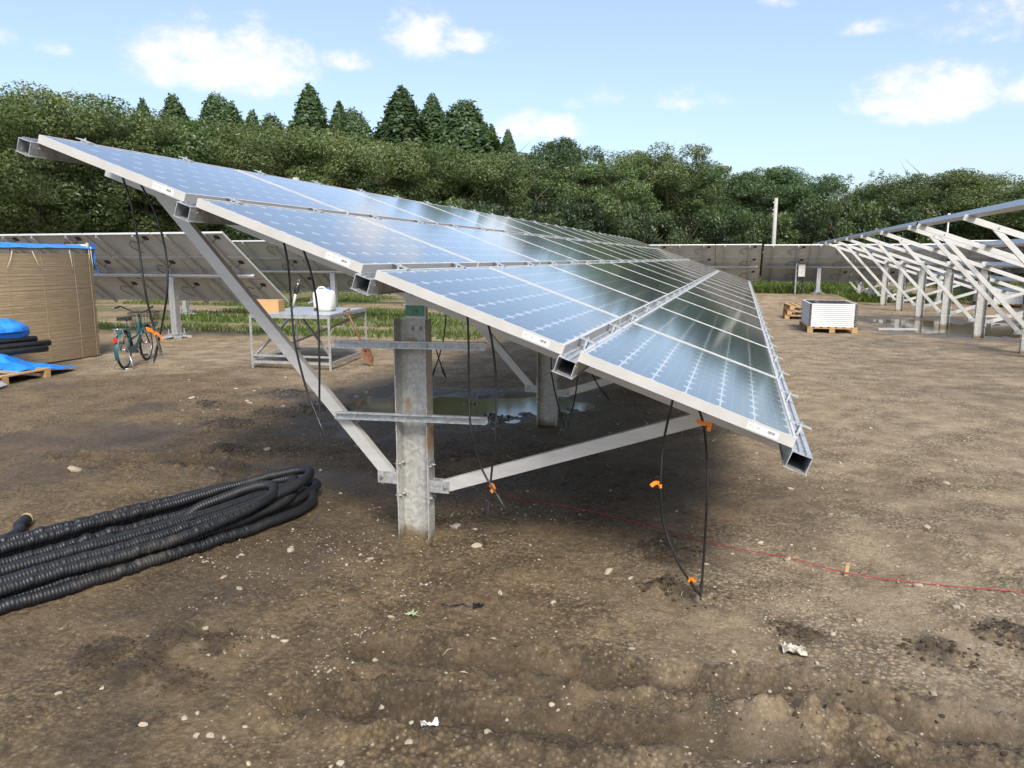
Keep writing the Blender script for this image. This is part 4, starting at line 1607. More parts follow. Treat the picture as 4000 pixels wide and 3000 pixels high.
sheet(26, 26, bundle, 'tarpaulin_bundle', M_['tarp_blue'], None, .001, label='rolled blue tarpaulin bundle resting on black pipes against the reed screen', cat='tarpaulin')
for k, (dx, dz_, y1) in enumerate(((0, 0, 8.55), (.10, .015, 8.48), (.05, .085, 8.58), (-.06, .08, 8.46), (.0, .165, 8.40))):
    mb = MB().tube([(-10.0 + dx, 6.9, .33 + dz_ - .05), (-9.98 + dx, 7.8, .345 + dz_), (-9.97 + dx, y1, .33 + dz_)], .046, 12)
    tag(mb.build('black_pipe', M_['black_plastic'], smooth=True), 'short black plastic pipe lying in the bundle on the blue tarpaulin', 'pipe', 'black pipes on the tarpaulin')

mb = None


def pallet(name_loc, rot, label, w=1.1, l=1.1, group=None):
    root = link('pallet', None, None, name_loc, (0, 0, rot))
    tag(root, label, 'pallet', group)
    for k in range(7):
        x = -w / 2 + .05 + k * (w - .1) / 6
        link('top_board', MB().bx(x - .05, x + .05, -l / 2, l / 2, .110, .130).mesh('top_board', M_['wood_pallet']), root)
    for y in (-l / 2 + .05, 0, l / 2 - .05):
        link('stringer', MB().bx(-w / 2, w / 2, y - .05, y + .05, .090, .1095).mesh('stringer', M_['wood_pallet']), root)
        for x in (-w / 2 + .06, 0, w / 2 - .06):
            link('block', MB().bx(x - .06, x + .06, y - .048, y + .048, .0, .0895).mesh('block', M_['wood_pallet']), root)
    return root


pallet((-9.70, 7.25, gz(-9.7, 7.2)), .10, 'wooden pallet under the blue tarpaulin beside the reed screen', .9, 1.5)
# loose panel leaning on the pallet, seen from behind
root = thing('spare_module', (-9.35, 7.2, .0), 'grey solar panel lying tilted on the pallet beside the tarpaulin', 'solar panel', rot=.12)
root.location = (-9.98, 6.72, .40)
root.rotation_euler = (math.radians(-12.5), math.radians(6), -.02)
link('frame', MB().bx(0, .60, 0, .03, -.04, 0).bx(0, .60, 1.27, 1.30, -.04, 0).bx(0, .03, .03, 1.27, -.04, 0).bx(.57, .60, .03, 1.27, -.04, 0).mesh('frame', M_['aluminium']), root)
link('backsheet', MB().bx(.03, .57, .03, 1.27, -.02, -.012).mesh('backsheet', M_['backsheet_rear']), root)
link('lead', MB().tube(spline([(.2, .3, .0), (.35, .45, .02), (.5, .62, .0), (.58, .7, .01)], 6), .006, 6).mesh('lead', M_['cable_black'], True), root)
tag(MB().box((-9.15, 6.95, gz(-9.15, 6.95) + .09), (.30, .35, .02), Matrix.Rotation(.5, 3, 'Y') @ Matrix.Rotation(.2, 3, 'Z')).box((-9.27, 6.95, gz(-9.15, 6.95) + .03), (.05, .3, .05)).build('sheet_offcut', M_['galvanised']), 'small dark grey metal sheet leaning on the pallet corner', 'sheet')

# ------------------------------------------------------------------ bicycle
root = link('bicycle', None, None, (-8.96, 9.01, gz(-8.96, 9.01) - .004), (0, 0, math.atan2(.905, -.426)))
tag(root, 'teal city bicycle with a front basket parked by the reed screen', 'bicycle')
RW = .295


def wheel(x, steer=0):
    def ring(R, r, seg=40, s2=8):
        mb = MB()
        P = [(x + math.cos(2 * math.pi * k / seg) * R, 0, RW + math.sin(2 * math.pi * k / seg) * R) for k in range(seg + 1)]
        return mb.tube(P, r, s2, cap=False)
    t = ring(RW - .018, .018).mesh('wheel', M_['black_rubber'], True)
    w = link('wheel', t, root)
    link('rim', ring(RW - .042, .010).mesh('rim', M_['chrome'], True), w)
    mb = MB()
    for k in range(20):
        a = 2 * math.pi * k / 20
        mb.tube([(x + math.cos(a + .5) * .02, .03 * (-1) ** k, RW + math.sin(a + .5) * .02), (x + math.cos(a) * (RW - .05), 0, RW + math.sin(a) * (RW - .05))], .0016, 4)
    link('spokes', mb.mesh('spokes', M_['chrome']), w)
    link('hub', MB().tube([(x, -.045, RW), (x, .045, RW)], .022, 10).mesh('hub', M_['chrome'], True), w)


def bpart(name, mb, mat, sm=True):
    return link(name, mb.mesh(name, M_[mat], sm), root)


WB = 1.0
wheel(0)
wheel(WB)
head_t, head_b = (WB - .20, 0, .72), (WB - .13, 0, .50)
bb = (.40, 0, .26)
st = (.25, 0, .62)
bpart('frame', MB().tube([head_b, (.62, 0, .33), bb], .021, 10).tube([head_t, (.62, 0, .46), (.33, 0, .42)], .016, 10).tube([bb, st], .017, 10).tube([head_b, head_t], .02, 10)
      .tube([bb, (0, .05, RW)], .010, 8).tube([bb, (0, -.05, RW)], .010, 8).tube([(.28, .02, .55), (0, .055, RW)], .009, 8).tube([(.28, -.02, .55), (0, -.055, RW)], .009, 8), 'teal_paint')
bpart('fork', MB().tube([head_b, (WB - .12, .05, .46), (WB - .02, .055, RW + .03), (WB, .055, RW)], .011, 8).tube([head_b, (WB - .12, -.05, .46), (WB - .02, -.055, RW + .03), (WB, -.055, RW)], .011, 8), 'black_plastic')
bpart('seat_post', MB().tube([st, (.215, 0, .73)], .013, 8), 'chrome')
mb = MB()
for sx, sy, szz in ((.10, .088, .030), (-.0, .08, .03)):
    pass
P = [(-.12, .02), (-.13, .09), (-.06, .10), (.02, .055), (.12, .022), (.14, 0), (.12, -.022), (.02, -.055), (-.06, -.10), (-.13, -.09), (-.12, -.02)]
mb.ext((.20, 0, .735), (.20, 0, .785), P, (1, 0, 0), (0, 1, 0))
bpart('saddle', mb, 'black_rubber', False)
bpart('handlebar', MB().tube([head_t, (WB - .225, 0, .82)], .012, 8).tube(spline([(WB - .45, .27, .90), (WB - .30, .24, .915), (WB - .22, .12, .84), (WB - .225, 0, .815), (WB - .22, -.12, .84), (WB - .30, -.24, .915), (WB - .45, -.27, .90)], 6), .011, 8), 'black_plastic')
for s in (-1, 1):
    bpart('grip', MB().tube([(WB - .45, .27 * s, .90), (WB - .33, .25 * s, .913)], .017, 8), 'black_rubber')
# wire basket
mb = MB()
bx0, bx1 = WB - .14, WB + .15
for zz, gsc in ((.56, .82), (.62, .88), (.68, .94), (.74, 1.0), (.80, 1.05)):
    h_ = .19 * gsc
    xx = (bx1 - bx0) * (gsc - .8) * .3
    mb.tube([(bx0, -h_, zz), (bx1 + xx, -h_, zz), (bx1 + xx, h_, zz), (bx0, h_, zz), (bx0, -h_, zz)], .003 if zz < .79 else .006, 5)
for k in range(9):
    t = k / 8
    for s in (-1, 1):
        mb.tube([(bx0 + t * (bx1 - bx0), s * .156, .56), (bx0 + t * (bx1 - bx0 + .02), s * .2, .80)], .0025, 4)
    y = -.156 + .312 * t
    mb.tube([(bx0, y, .56), (bx1, y, .56), (bx1 + .02, y * 1.28, .80)], .0025, 4)
    mb.tube([(bx0, y, .56), (bx0, y * 1.28, .80)], .0025, 4)
bpart('basket', mb, 'black_plastic', False)


def guard(cx, a0, a1, name):
    vs, fs = [], []
    for k in range(15):
        a = math.radians(a0 + (a1 - a0) * k / 14)
        R = RW + .022
        for y, dr in ((-.032, -.012), (0, 0), (.032, -.012)):
            vs.append((cx + math.cos(a) * (R + dr), y, RW + math.sin(a) * (R + dr)))
    for k in range(14):
        for j in (0, 1):
            fs.append((k * 3 + j, k * 3 + j + 1, (k + 1) * 3 + j + 1, (k + 1) * 3 + j))
    bpart(name, MB().add(vs, fs), 'teal_paint')


guard(0, 45, 205, 'mudguard')
guard(WB, 30, 150, 'mudguard')
bpart('reflector', MB().box((-.31, 0, .47), (.02, .05, .07)), 'red_reflector', False)
bpart('rear_light_bracket', MB().beam((-.30, 0, .52), (-.20, 0, .56), .02, .006), 'chrome', False)
bpart('chain_guard', MB().ext((0, -.052, 0), (0, -.062, 0), [(-.05, .33), (.44, .33), (.50, .26), (.44, .19), (-.05, .26)], (1, 0, 0), (0, 0, 1)), 'teal_paint', False)
bpart('crank', MB().tube([(bb[0], -.07, bb[2]), (bb[0] + .12, -.07, bb[2] - .11)], .009, 6).tube([(bb[0], .07, bb[2]), (bb[0] - .12, .07, bb[2] + .11)], .009, 6).tube([(bb[0], -.07, bb[2]), (bb[0], .07, bb[2])], .012, 8), 'chrome')
bpart('pedal', MB().box((bb[0] + .12, -.12, bb[2] - .11), (.09, .08, .022)), 'black_plastic', False)
bpart('pedal', MB().box((bb[0] - .12, .12, bb[2] + .11), (.09, .08, .022)), 'black_plastic', False)
bpart('kickstand', MB().tube([(.0, .06, RW), (-.06, .13, .06), (-.05, .14, .006)], .008, 6).tube([(.0, -.06, RW), (-.06, -.13, .06), (-.05, -.14, .006)], .008, 6).tube([(-.05, -.14, .008), (-.05, .14, .008)], .007, 6), 'chrome')
bpart('headlight', MB().tube([(WB - .02, .06, .60 - .06), (WB + .05, .06, .53)], [.025, .034], 10), 'black_plastic')
bpart('rear_rack', MB().tube([(.20, .06, .60), (-.22, .06, .63)], .007, 6).tube([(.20, -.06, .60), (-.22, -.06, .63)], .007, 6).tube([(-.22, -.06, .63), (-.22, .06, .63)], .007, 6).tube([(-.16, .06, .63), (0, .06, RW)], .006, 6).tube([(-.16, -.06, .63), (0, -.06, RW)], .006, 6), 'chrome')

# ------------------------------------------------------------------ metal work table with jug, box, tool, shovel
FL, FR, BR, BL = (-7.13, 9.66), (-5.83, 9.75), (-6.12, 11.43), (-7.42, 11.34)
root = thing('work_table', (-6.6, 10.5, 0), 'bare metal work table of angle bars carrying jug and box', 'table')
HT = .80
for (x, y) in (FL, FR, BR, BL):
    g_ = gz(x, y)
    MB().ext((x, y, g_ - .01), (x, y, HT), [(-.02, -.02), (.02, -.02), (.02, -.016), (-.016, -.016), (-.016, .02), (-.02, .02)], (1, 0, 0), (0, 1, 0)).build('leg', M_['galvanised'], root)


def bar(a, b, za, zb, name, w=.038, h=.038):
    MB().beam((a[0], a[1], za), (b[0], b[1], zb), w, h).build(name, M_['galvanised'], root)


for a, b in ((FL, FR), (FR, BR), (BR, BL), (BL, FL)):
    bar(a, b, HT - .0, HT - .0, 'top_bar', .036, .045)
    bar(a, b, .10, .10, 'bottom_bar', .03, .04)
bar(FL, FR, .20, .20, 'bottom_bar', .03, .03)
bar(FL, BL, .16, .76, 'diagonal_bar', .03, .03)
bar(FR, BL, .22, .76, 'diagonal_bar', .03, .035)
bar(FL, BR, .14, .74, 'diagonal_bar', .03, .03)
bar(BR, FR, .74, .14, 'diagonal_bar', .03, .03) if False else None
mb = MB().add([(x, y, HT + .026) for x, y in (FL, FR, BR, BL)] + [(x, y, HT + .036) for x, y in (FL, FR, BR, BL)], [(0, 3, 2, 1), (4, 5, 6, 7), (0, 1, 5, 4), (1, 2, 6, 5), (2, 3, 7, 6), (3, 0, 4, 7)])
mb.build('table_top', M_['zinc_rail'], root)
ZT = HT + .0365

# jug
jx, jy = -6.38, 10.55
root = thing('water_jug', (jx, jy, ZT), 'large white plastic jug with blue cap on the metal work table', 'jug')
prof = [(.0, .0, 0), (.145, .10, .0), (.165, .115, .015), (.168, .118, .12), (.168, .118, .26), (.155, .108, .305), (.10, .075, .345), (.05, .045, .352)]


def rr(a, b, z, n=24, p=4.0):
    o = []
    for k in range(n):
        th = 2 * math.pi * k / n
        c, s = math.cos(th), math.sin(th)
        o.append((jx + a * np.sign(c) * abs(c) ** (2 / p), jy + b * np.sign(s) * abs(s) ** (2 / p), ZT + z))
    return o


mb = MB()
vs = []
for a, b, z in prof[1:]:
    vs += rr(a, b, z)
fs = []
for i in range(len(prof) - 2):
    for k in range(24):
        fs.append((i * 24 + k, i * 24 + (k + 1) % 24, (i + 1) * 24 + (k + 1) % 24, (i + 1) * 24 + k))
fs += [tuple(range(23, -1, -1)), tuple((len(prof) - 2) * 24 + k for k in range(24))]
mb.add(vs, fs)
mb.build('body', M_['jug_plastic'], root, smooth=True)
MB().tube([(jx + .09, jy, ZT + .325), (jx + .09, jy, ZT + .375)], .032, 14).build('cap', M_['blue_cap'], root, smooth=False)
MB().tube([(jx - .09, jy - .112, ZT + .035), (jx - .09, jy - .14, ZT + .03)], .022, 10).build('tap', M_['brown_stain'], root)
MB().tube(spline([(jx - .11, jy, ZT + .335), (jx - .09, jy, ZT + .372), (jx - .01, jy, ZT + .378), (jx + .03, jy, ZT + .35)], 5), .012, 8).build('handle', M_['jug_plastic'], root, smooth=True)

# cardboard box
root = thing('cardboard_box', (-7.15, 10.2, ZT), 'brown cardboard box on the metal work table', 'box', rot=0)
R3 = Matrix.Rotation(.28, 3, 'Z')
MB().box((-7.15, 10.15, ZT + .09), (.42, .30, .18), R3).build('carton', M_['cardboard'], root)
for s in (-1, 1):
    MB().box(Vector((-7.15, 10.15, ZT + .1825)) + R3 @ Vector((0, s * .0765, 0)), (.42, .145, .003), R3).build('flap', M_['cardboard'], root)
MB().box(Vector((-7.15, 10.15, ZT + .125)) + R3 @ Vector((-.2106, -.02, 0)), (.001, .15, .035), R3).build('printed_strip', M_['brown_stain'], root)
# hand tool on the table
a, b = Vector((-7.27, 11.0, ZT + .006)), Vector((-7.13, 11.0, ZT + .46))
d = (b - a).normalized()
root = thing('hand_tool', tuple(a), 'slim silver tool with black collar standing on the work table', 'tool')
MB().tube([a, a + d * .25], .022, 10).build('shaft', M_['aluminium'], root, smooth=True)
MB().tube([a + d * .25, a + d * .27, a + d * .38, a + d * .40], [.028, .04, .046, .024], 10).build('collar', M_['black_plastic'], root, smooth=True)
MB().tube([a + d * .40, a + d * .43], .018, 8).tube(spline([a + d * .43 + Vector((-.018, 0, 0)), a + d * .47 + Vector((-.02, 0, 0)), a + d * .495, a + d * .47 + Vector((.02, 0, 0)), a + d * .43 + Vector((.018, 0, 0))], 5), .004, 6).build('loop', M_['chrome'], root, smooth=True)
# shovel
a, b = Vector((-5.42, 10.27, .015 + gz(-5.42, 10.27))), Vector((-5.905, 10.40, .865))
d = (b - a).normalized()
sd2 = d.cross(Vector((.25, -1, 0))).normalized()
nn = d.cross(sd2)
root = thing('shovel', tuple(a), 'rusty shovel leaning on the end of the metal work table', 'shovel')
vs, fs = [], []
for k, (t, w) in enumerate(((0, .012), (.05, .055), (.12, .080), (.20, .088), (.27, .085), (.30, .04))):
    for j in range(5):
        q_ = -1 + j * .5
        vs.append(a + d * t + sd2 * (w * q_) + nn * (.022 * (1 - q_ * q_)) * (1 if t < .28 else .6))
for k in range(5):
    for j in range(4):
        fs.append((k * 5 + j, k * 5 + j + 1, k * 5 + j + 6, k * 5 + j + 5))
MB().add(vs, fs).build('blade', M_['rusty_iron'], root, smooth=True)
MB().tube([a + d * .25 + nn * .014, a + d * .42 + nn * .01], [.02, .018], 8).build('socket', M_['rusty_iron'], root, smooth=True)
MB().tube([a + d * .40 + nn * .01, b - d * .10], .0165, 8).build('shaft', M_['wood_dark'], root, smooth=True)
MB().tube([b - d * .10, b - sd2 * .055 - d * .01], .011, 8).tube([b - d * .10, b + sd2 * .055 - d * .01], .011, 8).tube([b - sd2 * .06, b + sd2 * .06], .013, 8).build('grip', M_['wood_dark'], root, smooth=True)

# ------------------------------------------------------------------ pallets of stacked panels on the right
FRM = MB().bx(-.495, .495, -.825, -.795, .0015, .0370).bx(-.495, .495, .795, .825, .0015, .0370).bx(-.495, -.465, -.795, .795, .0015, .0370).bx(.465, .495, -.795, .795, .0015, .0370).mesh('stacked_panel', M_['backsheet'])
PFR = MB().add([(-.465, -.795, .034), (.465, -.795, .034), (.465, .795, .034), (-.465, .795, .034)], [(0, 1, 2, 3)]).mesh('front_sheet', M_['panel_front'])
CNR = MB().bx(-.05, .003, -.003, .04, .006, .036).mesh('corner_block', M_['black_plastic'])


def panel_stack(x, y, n, rot, lab, group):
    z = gz(x, y)
    for k in range(n):
        r = link('stacked_panel', FRM, None, (x + random.uniform(-.004, .004), y + random.uniform(-.004, .004), z + .131 + k * .0440), (0, 0, rot))
        tag(r, lab, 'solar panel', group)
        link('front_sheet', PFR, r)
        for sx, sy, rz in ((1, -1, 0), (-1, -1, -math.pi / 2), (1, 1, math.pi / 2), (-1, 1, math.pi)):
            c = link('corner_block', CNR, r, (sx * .495, sy * .825, 0), (0, 0, rz))


px_, py_ = 2.01, 18.88
pallet((px_, py_, gz(px_, py_)), .03, 'pale wooden pallet carrying the stack of white edged panels', 1.05, 1.72)
panel_stack(px_, py_, 12, .03, 'white edged solar panel in the stack on the pallet', 'panels stacked on the pallet')
qx, qy = 8.75, 30.2
pallet((qx, qy, gz(qx, qy)), .1, 'wooden pallet carrying a panel stack behind the bare rack', 1.05, 1.72)
panel_stack(qx, qy, 10, .1, 'solar panel in the stack standing behind the bare rack posts', 'panels stacked behind the rack')
ex, ey = 1.78, 22.4
for k in range(3):
    pallet((ex + .03 * k, ey, gz(ex, ey) + .1305 * k), .05 * k, ['bottom', 'middle', 'top'][k] + ' empty wooden pallet of the pile behind the panel stack', 1.1, 1.1)
# aluminium bars lying under the bare rack
for k, (x, y, a, L) in enumerate(((6.5, 17.0, .5, 2.0), (7.0, 17.3, .7, 1.8), (6.9, 18.0, .4, 2.2), (7.6, 24.2, .1, 2.4), (8.2, 24.8, -.1, 2.0), (3.6, 19.3, .25, .9))):
    z = max(gz(x, y), WATER) + .03
    d = Vector((math.cos(a), math.sin(a), 0)) * L / 2
    tag(MB().beam(Vector((x, y, z)) - d, Vector((x, y, z)) + d, .05, .05).build('loose_bar', M_['aluminium']), 'loose aluminium bar lying on the ground under the bare rack', 'bar', 'aluminium bars on the ground')

# ------------------------------------------------------------------ poles
x, y = 1.70, 45.0
root = thing('utility_pole', (x, y, gz(x, y)), 'pale concrete utility pole in front of the wood', 'pole')
MB().tube([(x - .02, y, -.2), (x, y, 5.0)], [.13, .095], 12).build('shaft', M_['concrete'], root, smooth=True)
for z in (4.75, 4.35, 4.1):
    MB().tube([(x - .16, y - .04, z), (x + .02, y - .04, z)], .03, 6).build('fitting', M_['galvanised'], root)
MB().tube([(x + .11, y, 4.8), (x + .15, y + .1, 3.2), (x + .35, y + .2, .25)], .012, 5).build('stay_wire', M_['black_plastic'], root)
MB().tube(spline([(x - .1, y, 2.95), (-9, y - 1, 2.5), (-20, y - 4, 2.6)], 8), .014, 4).build('wire', M_['cable_black'], root)
x, y = 10.6, 46
tag(MB().tube([(x, y, gz(x, y) - .2), (x, y, 4.0)], .045, 8).bx(x - .06, x + .06, y - .06, y + .06, 4.0, 4.06).build('marker_pole', M_['white_paper']), 'thin white pole standing behind the bare rack', 'pole')

# ------------------------------------------------------------------ stones, gravel, litter
ico = [(0, .526, .851), (0, -.526, .851), (0, .526, -.851), (0, -.526, -.851), (.526, .851, 0), (-.526, .851, 0), (.526, -.851, 0), (-.526, -.851, 0), (.851, 0, .526), (-.851, 0, .526), (.851, 0, -.526), (-.851, 0, -.526)]
icf = [(0, 1, 8), (0, 8, 4), (0, 4, 5), (0, 5, 9), (0, 9, 1), (1, 6, 8), (8, 6, 10), (8, 10, 4), (4, 10, 2), (4, 2, 5), (5, 2, 11), (5, 11, 9), (9, 11, 7), (9, 7, 1), (1, 7, 6), (3, 6, 7), (3, 7, 11), (3, 11, 2), (3, 2, 10), (3, 10, 6)]
ICO = np.array(ico)
ICF = np.array(icf)
import bmesh


def stone_mesh(seed, flat):
    g = np.random.default_rng(seed)
    bm = bmesh.new()
    bmesh.ops.create_icosphere(bm, subdivisions=2, radius=1)
    dirs = g.normal(size=(9, 3))
    dirs /= np.linalg.norm(dirs, axis=1)[:, None]
    cut = g.uniform(.42, .85, 9)
    for v in bm.verts:
        p = np.array(v.co)
        for d_, c_ in zip(dirs, cut):
            k = p @ d_
            if k > c_:
                p = p - d_ * (k - c_) * .9
        v.co = p * np.array([1, .78, flat])
    me = bpy.data.meshes.new('stone')
    bm.to_mesh(me)
    bm.free()
    me.materials.append(M_['stone'])
    me.polygons.foreach_set('use_smooth', [seed % 2 == 0] * len(me.polygons))
    return me


STM = [stone_mesh(k, f) for k, f in ((1, .5), (2, .42), (3, .6), (5, .4), (7, .5), (9, .55))]
big = [(-4.99, 4.42, .075), (-2.44, 3.54, .04), (-1.63, 4.14, .045), (-1.41, 3.89, .042), (-.60, 3.73, .034), (-1.85, 2.61, .022), (-.96, 2.85, .024), (1.53, 6.01, .045), (.96, 4.06, .032),
       (-2.32, 2.08, .016), (-2.45, 2.0, .015), (-1.98, 1.93, .018), (-1.92, 2.63, .018), (.19, 2.89, .016), (-.60, 2.47, .016), (-.54, 2.49, .014), (-.57, 2.45, .014), (-.37, 2.98, .017), (-2.65, 3.38, .026), (-1.92, 3.55, .022),
       (.33, 4.17, .030), (-4.3, 6.4, .04), (-5.4, 7.2, .045), (-6.3, 7.3, .05), (-3.9, 5.4, .05), (-.1, 4.0, .02), (.05, 3.1, .015), (.40, 2.75, .018), (.8, 3.0, .02), (-1.5, 2.4, .014), (-1.1, 2.3, .013), (-.8, 3.3, .02), (1.2, 5.0, .03), (.9, 4.6, .022)]
g = np.random.default_rng(77)
SPECIAL = {0: 'largest pale stone lying alone behind the hose coil', 1: 'pale stone between the hose coil and the near post', 2: 'tan flat stone just behind the foot of the near post',
           3: 'smooth oval stone beside the foot of the near post', 4: 'upright stone between the two hanging cable pairs', 7: 'round pale stone on the bare ground beside the low end of the array', 8: 'round stone just past the wooden stake', 20: 'pale stone lying against the red string'}
for k in range(150):
    y = 1.75 + 7.5 * g.random() ** 1.5
    x = -y * .95 + g.random() * y * 1.3
    s = .006 + .014 * g.random() ** 2 + .0015 * y
    big.append((x, y, s))
for k, (x, y, s) in enumerate(big):
    o = link('stone', STM[k % 6], None, (x, y, gz(x, y) + s * .04), (g.uniform(-.3, .3), g.uniform(-.3, .3), g.uniform(0, 6.28)), (s, s, s))
    tag(o, SPECIAL.get(k, 'pale loose stone lying on the brown mud'), 'stone', None if k in SPECIAL else 'loose stones on the mud')


def gravel(n, seed, mat='gravel_stone'):
    g = np.random.default_rng(seed)
    y = 1.5 + 11 * g.random(n * 3) ** 1.25
    x = -y * 1.05 + g.random(n * 3) * y * 1.5
    dens = fbm(x * 1.1 + 31, y * 1.1 + 4, 3) * 1.6 + fbm(x * 4 + 3, y * 4, 2) * .9 + .42
    keep = g.random(n * 3) < np.clip(dens, .02, 1) ** 3
    x, y = x[keep][:n], y[keep][:n]
    n = len(x)
    s = (.0016 + .0062 * g.random(n) ** 3.2) * (.85 + .11 * y)
    z = height(x, y) + s * .15
    a = g.uniform(0, 6.28, n)
    V = np.repeat(ICO[None], n, 0) * (1 + .35 * (g.random((n, 12, 1)) - .5))
    V = V * np.stack([np.ones(n), .6 + .4 * g.random(n), .35 + .4 * g.random(n)], -1)[:, None, :] * s[:, None, None]
    c, sn = np.cos(a)[:, None], np.sin(a)[:, None]
    vx = V[:, :, 0] * c - V[:, :, 1] * sn + x[:, None]
    vy = V[:, :, 0] * sn + V[:, :, 1] * c + y[:, None]
    V = np.stack([vx, vy, V[:, :, 2] + z[:, None]], -1).reshape(-1, 3)
    F = (np.repeat(ICF[None], n, 0) + (np.arange(n) * 12)[:, None, None]).reshape(-1)
    me = bpy.data.meshes.new('gravel')
    me.vertices.add(len(V))
    me.vertices.foreach_set('co', V.reshape(-1))
    me.loops.add(len(F))
    me.loops.foreach_set('vertex_index', F)
    me.polygons.add(len(F) // 3)
    me.polygons.foreach_set('loop_start', np.arange(len(F) // 3) * 3)
    me.polygons.foreach_set('loop_total', np.full(len(F) // 3, 3))
    me.update(calc_edges=True)
    me.materials.append(M_[mat])
    return me


tag(link('gravel', gravel(19000, 8)), 'fine pale gravel scattered over the mud', 'gravel', kind='stuff')

# moist lumps thrown up by digging
def lumps(n, seed):
    g = np.random.default_rng(seed)
    ci = g.integers(0, len(CLODS), n)
    C_ = np.array(CLODS)[ci]
    r = C_[:, 2] * g.random(n) ** .7 * 1.15
    a = g.uniform(0, 6.28, n)
    x, y = C_[:, 0] + np.cos(a) * r * 1.2, C_[:, 1] + np.sin(a) * r
    for path in RUTS[:2]:
        k = g.random(n) < .07
        t = g.random(n) * (len(path) - 1.001)
        i = t.astype(int)
        f = t - i
        pa = np.array(path)
        q_ = pa[i] * (1 - f)[:, None] + pa[i + 1] * f[:, None]
        x = np.where(k, q_[:, 0] + g.normal(size=n) * .05, x)
        y = np.where(k, q_[:, 1] + .10 * np.where(g.random(n) < .5, 1, -1) + g.normal(size=n) * .035, y)
    s = (.003 + .011 * g.random(n) ** 2.2) * (.75 + .08 * y)
    z = height(x, y) + s * .1
    V = np.repeat(ICO[None], n, 0) * (1 + .8 * (g.random((n, 12, 1)) - .5))
    V = V * np.stack([np.ones(n), .6 + .4 * g.random(n), .45 + .35 * g.random(n)], -1)[:, None, :] * s[:, None, None]
    V = (V + np.stack([x, y, z], -1)[:, None, :]).reshape(-1, 3)
    me = bpy.data.meshes.new('mud_lumps')
    me.from_pydata([tuple(v) for v in V], [], [tuple(int(q_) for q_ in f + 12 * i) for i in range(n) for f in ICF])
    me.materials.append(M_['moist_clod'])
    return me


tag(link('mud_lumps', lumps(2400, 31)), 'dark moist lumps of mud along ruts and diggings', 'mud', kind='stuff')

# litter
def crumple(x, y, w, l, name, mat, label, cat, seed, rot=0, hgt=.03, n=9):
    def fn(a, b):
        px, py = (a - .5) * w, (b - .5) * l
        X_, Y_ = x + px * math.cos(rot) - py * math.sin(rot), y + px * math.sin(rot) + py * math.cos(rot)
        q_ = float(fbm(np.array([a * 3.3 + seed]), np.array([b * 3.3 + seed * 2.7]), 3)[0])
        return (X_ + q_ * .02, Y_ - q_ * .015, gz(X_, Y_) + .006 + abs(q_) * hgt * 2.4)
    return sheet(n, n, fn, name, M_[mat], None, .0012, label=label, cat=cat)


crumple(-.99, 2.23, .062, .032, 'paper_scrap', 'white_paper', 'torn scrap of white paper lying on the mud', 'paper', 3.1, .35)
crumple(.30, 3.17, .10, .07, 'crushed_bag', 'bag_plastic', 'crushed muddy plastic bag lying among small stones', 'bag', 8.2, .1, .05, 12)
crumple(-1.13, 3.14, .05, .02, 'plastic_scrap', 'black_film', 'black plastic scrap beside a thin black strip on the mud', 'plastic', 5.5, .2)
P = spline([(-1.31, 3.115), (-1.26, 3.13), (-1.21, 3.135), (-1.17, 3.14)], 6)
tag(MB().tube([(p[0], p[1], gz(p[0], p[1]) + .006 + .003 * math.sin(k)) for k, p in enumerate(P)], .004, 6).build('plastic_strip', M_['black_film'], smooth=True), 'thin black plastic strip lying on the mud', 'plastic')
mb = MB()
c = Vector((-1.41, 2.99, 0))
cz_ = gz(c.x, c.y) + .012
n = 14
rim = []
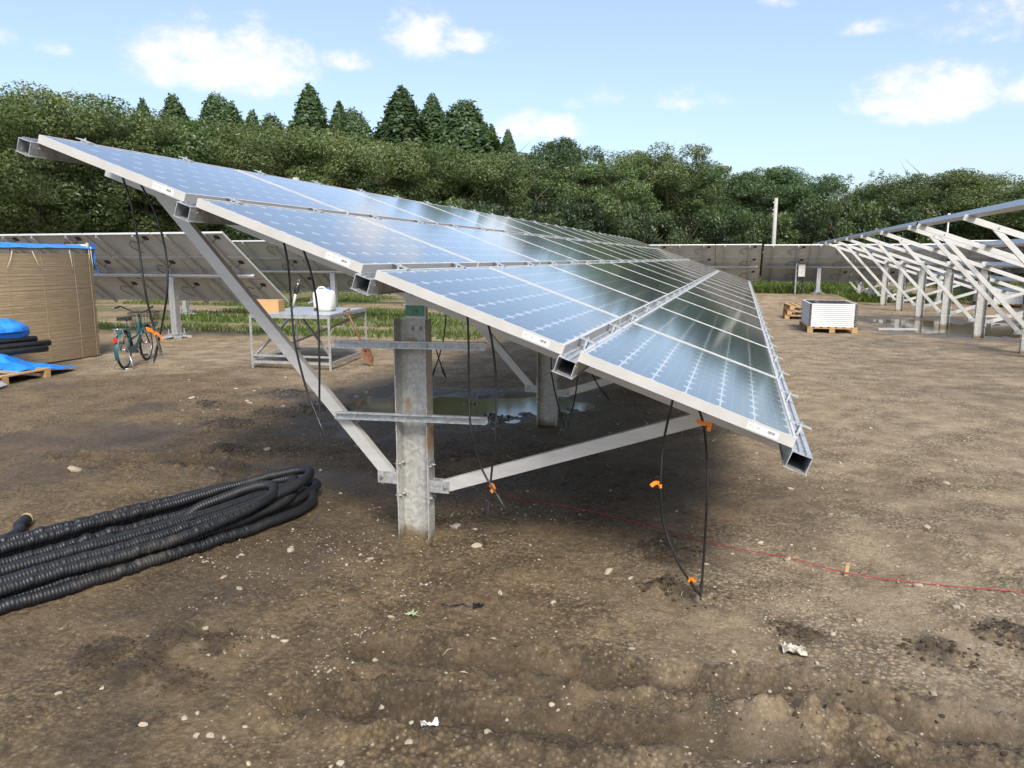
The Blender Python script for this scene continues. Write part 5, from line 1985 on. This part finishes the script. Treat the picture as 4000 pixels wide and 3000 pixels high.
for k in range(n):
    a = 2 * math.pi * k / n
    r = (.045 if k % 2 == 0 else .017) * (1.15 if k in (0, 4, 10) else .85)
    rim.append((c.x + math.cos(a) * r, c.y + math.sin(a) * r, gz(c.x + math.cos(a) * r, c.y + math.sin(a) * r) + .007 + .005 * (k % 3)))
mb.add([(c.x, c.y, cz_)] + rim, [(0, 1 + k, 1 + (k + 1) % n) for k in range(n)])
tag(mb.build('fallen_leaf', M_['leaf_green']), 'pale green lobed leaf lying on the mud', 'leaf')
for (x, y, a, L, r, mt, nm, lb) in ((-.28, 3.36, -.25, .10, .003, 'stick_brown', 'twig', 'thin reddish brown twig on the mud near a hanging cable'), (-.20, 3.53, 1.5, .05, .002, 'straw', 'straw', 'upright pale straw stuck beside the hanging cable'),
                                   (-.98, 2.55, .6, .035, .003, 'straw', 'wood_chip', 'small pale wood chip on the foreground mud'), (-1.12, 2.72, .9, .05, .0022, 'straw', 'straw', 'short pale straw lying on the foreground mud'), (-3.45, 6.9, .1, .3, .012, 'wood_dark', 'broken_stick', 'dark broken stick lying by the puddle')):
    d = Vector((math.cos(a), math.sin(a), 0)) * L / 2
    p0, p1 = Vector((x, y, 0)) - d, Vector((x, y, 0)) + d
    p0.z, p1.z = gz(p0.x, p0.y) + r, gz(p1.x, p1.y) + r
    pm_ = (p0 + p1) / 2
    pm_.z = max(gz(pm_.x, pm_.y), pm_.z) + r * 1.5
    tag(MB().tube([p0, pm_, p1], [r * .7, r, r * .5], 6).build(nm, M_[mt], smooth=True), lb, 'twig' if 'stick' in mt or 'wood' in mt else 'straw')
# grass tuft by the hose
mb = MB()
g = random.Random(2)
for k in range(26):
    a, L = g.uniform(0, 6.28), g.uniform(.03, .07)
    x, y = -1.98 + g.uniform(-.02, .02), 4.28 + g.uniform(-.02, .02)
    z = gz(x, y)
    dx, dy = math.cos(a), math.sin(a)
    mb.add([(x - dy * .0025, y + dx * .0025, z - .004), (x + dy * .0025, y - dx * .0025, z - .004), (x + dx * L * .5, y + dy * L * .5, z + L * .6), (x + dx * L, y + dy * L, z + L * .5)], [(0, 1, 2), (0, 2, 3)])
tag(mb.build('grass_tuft', M_['grass_blade']), 'small green grass tuft growing beside the near post', 'grass')
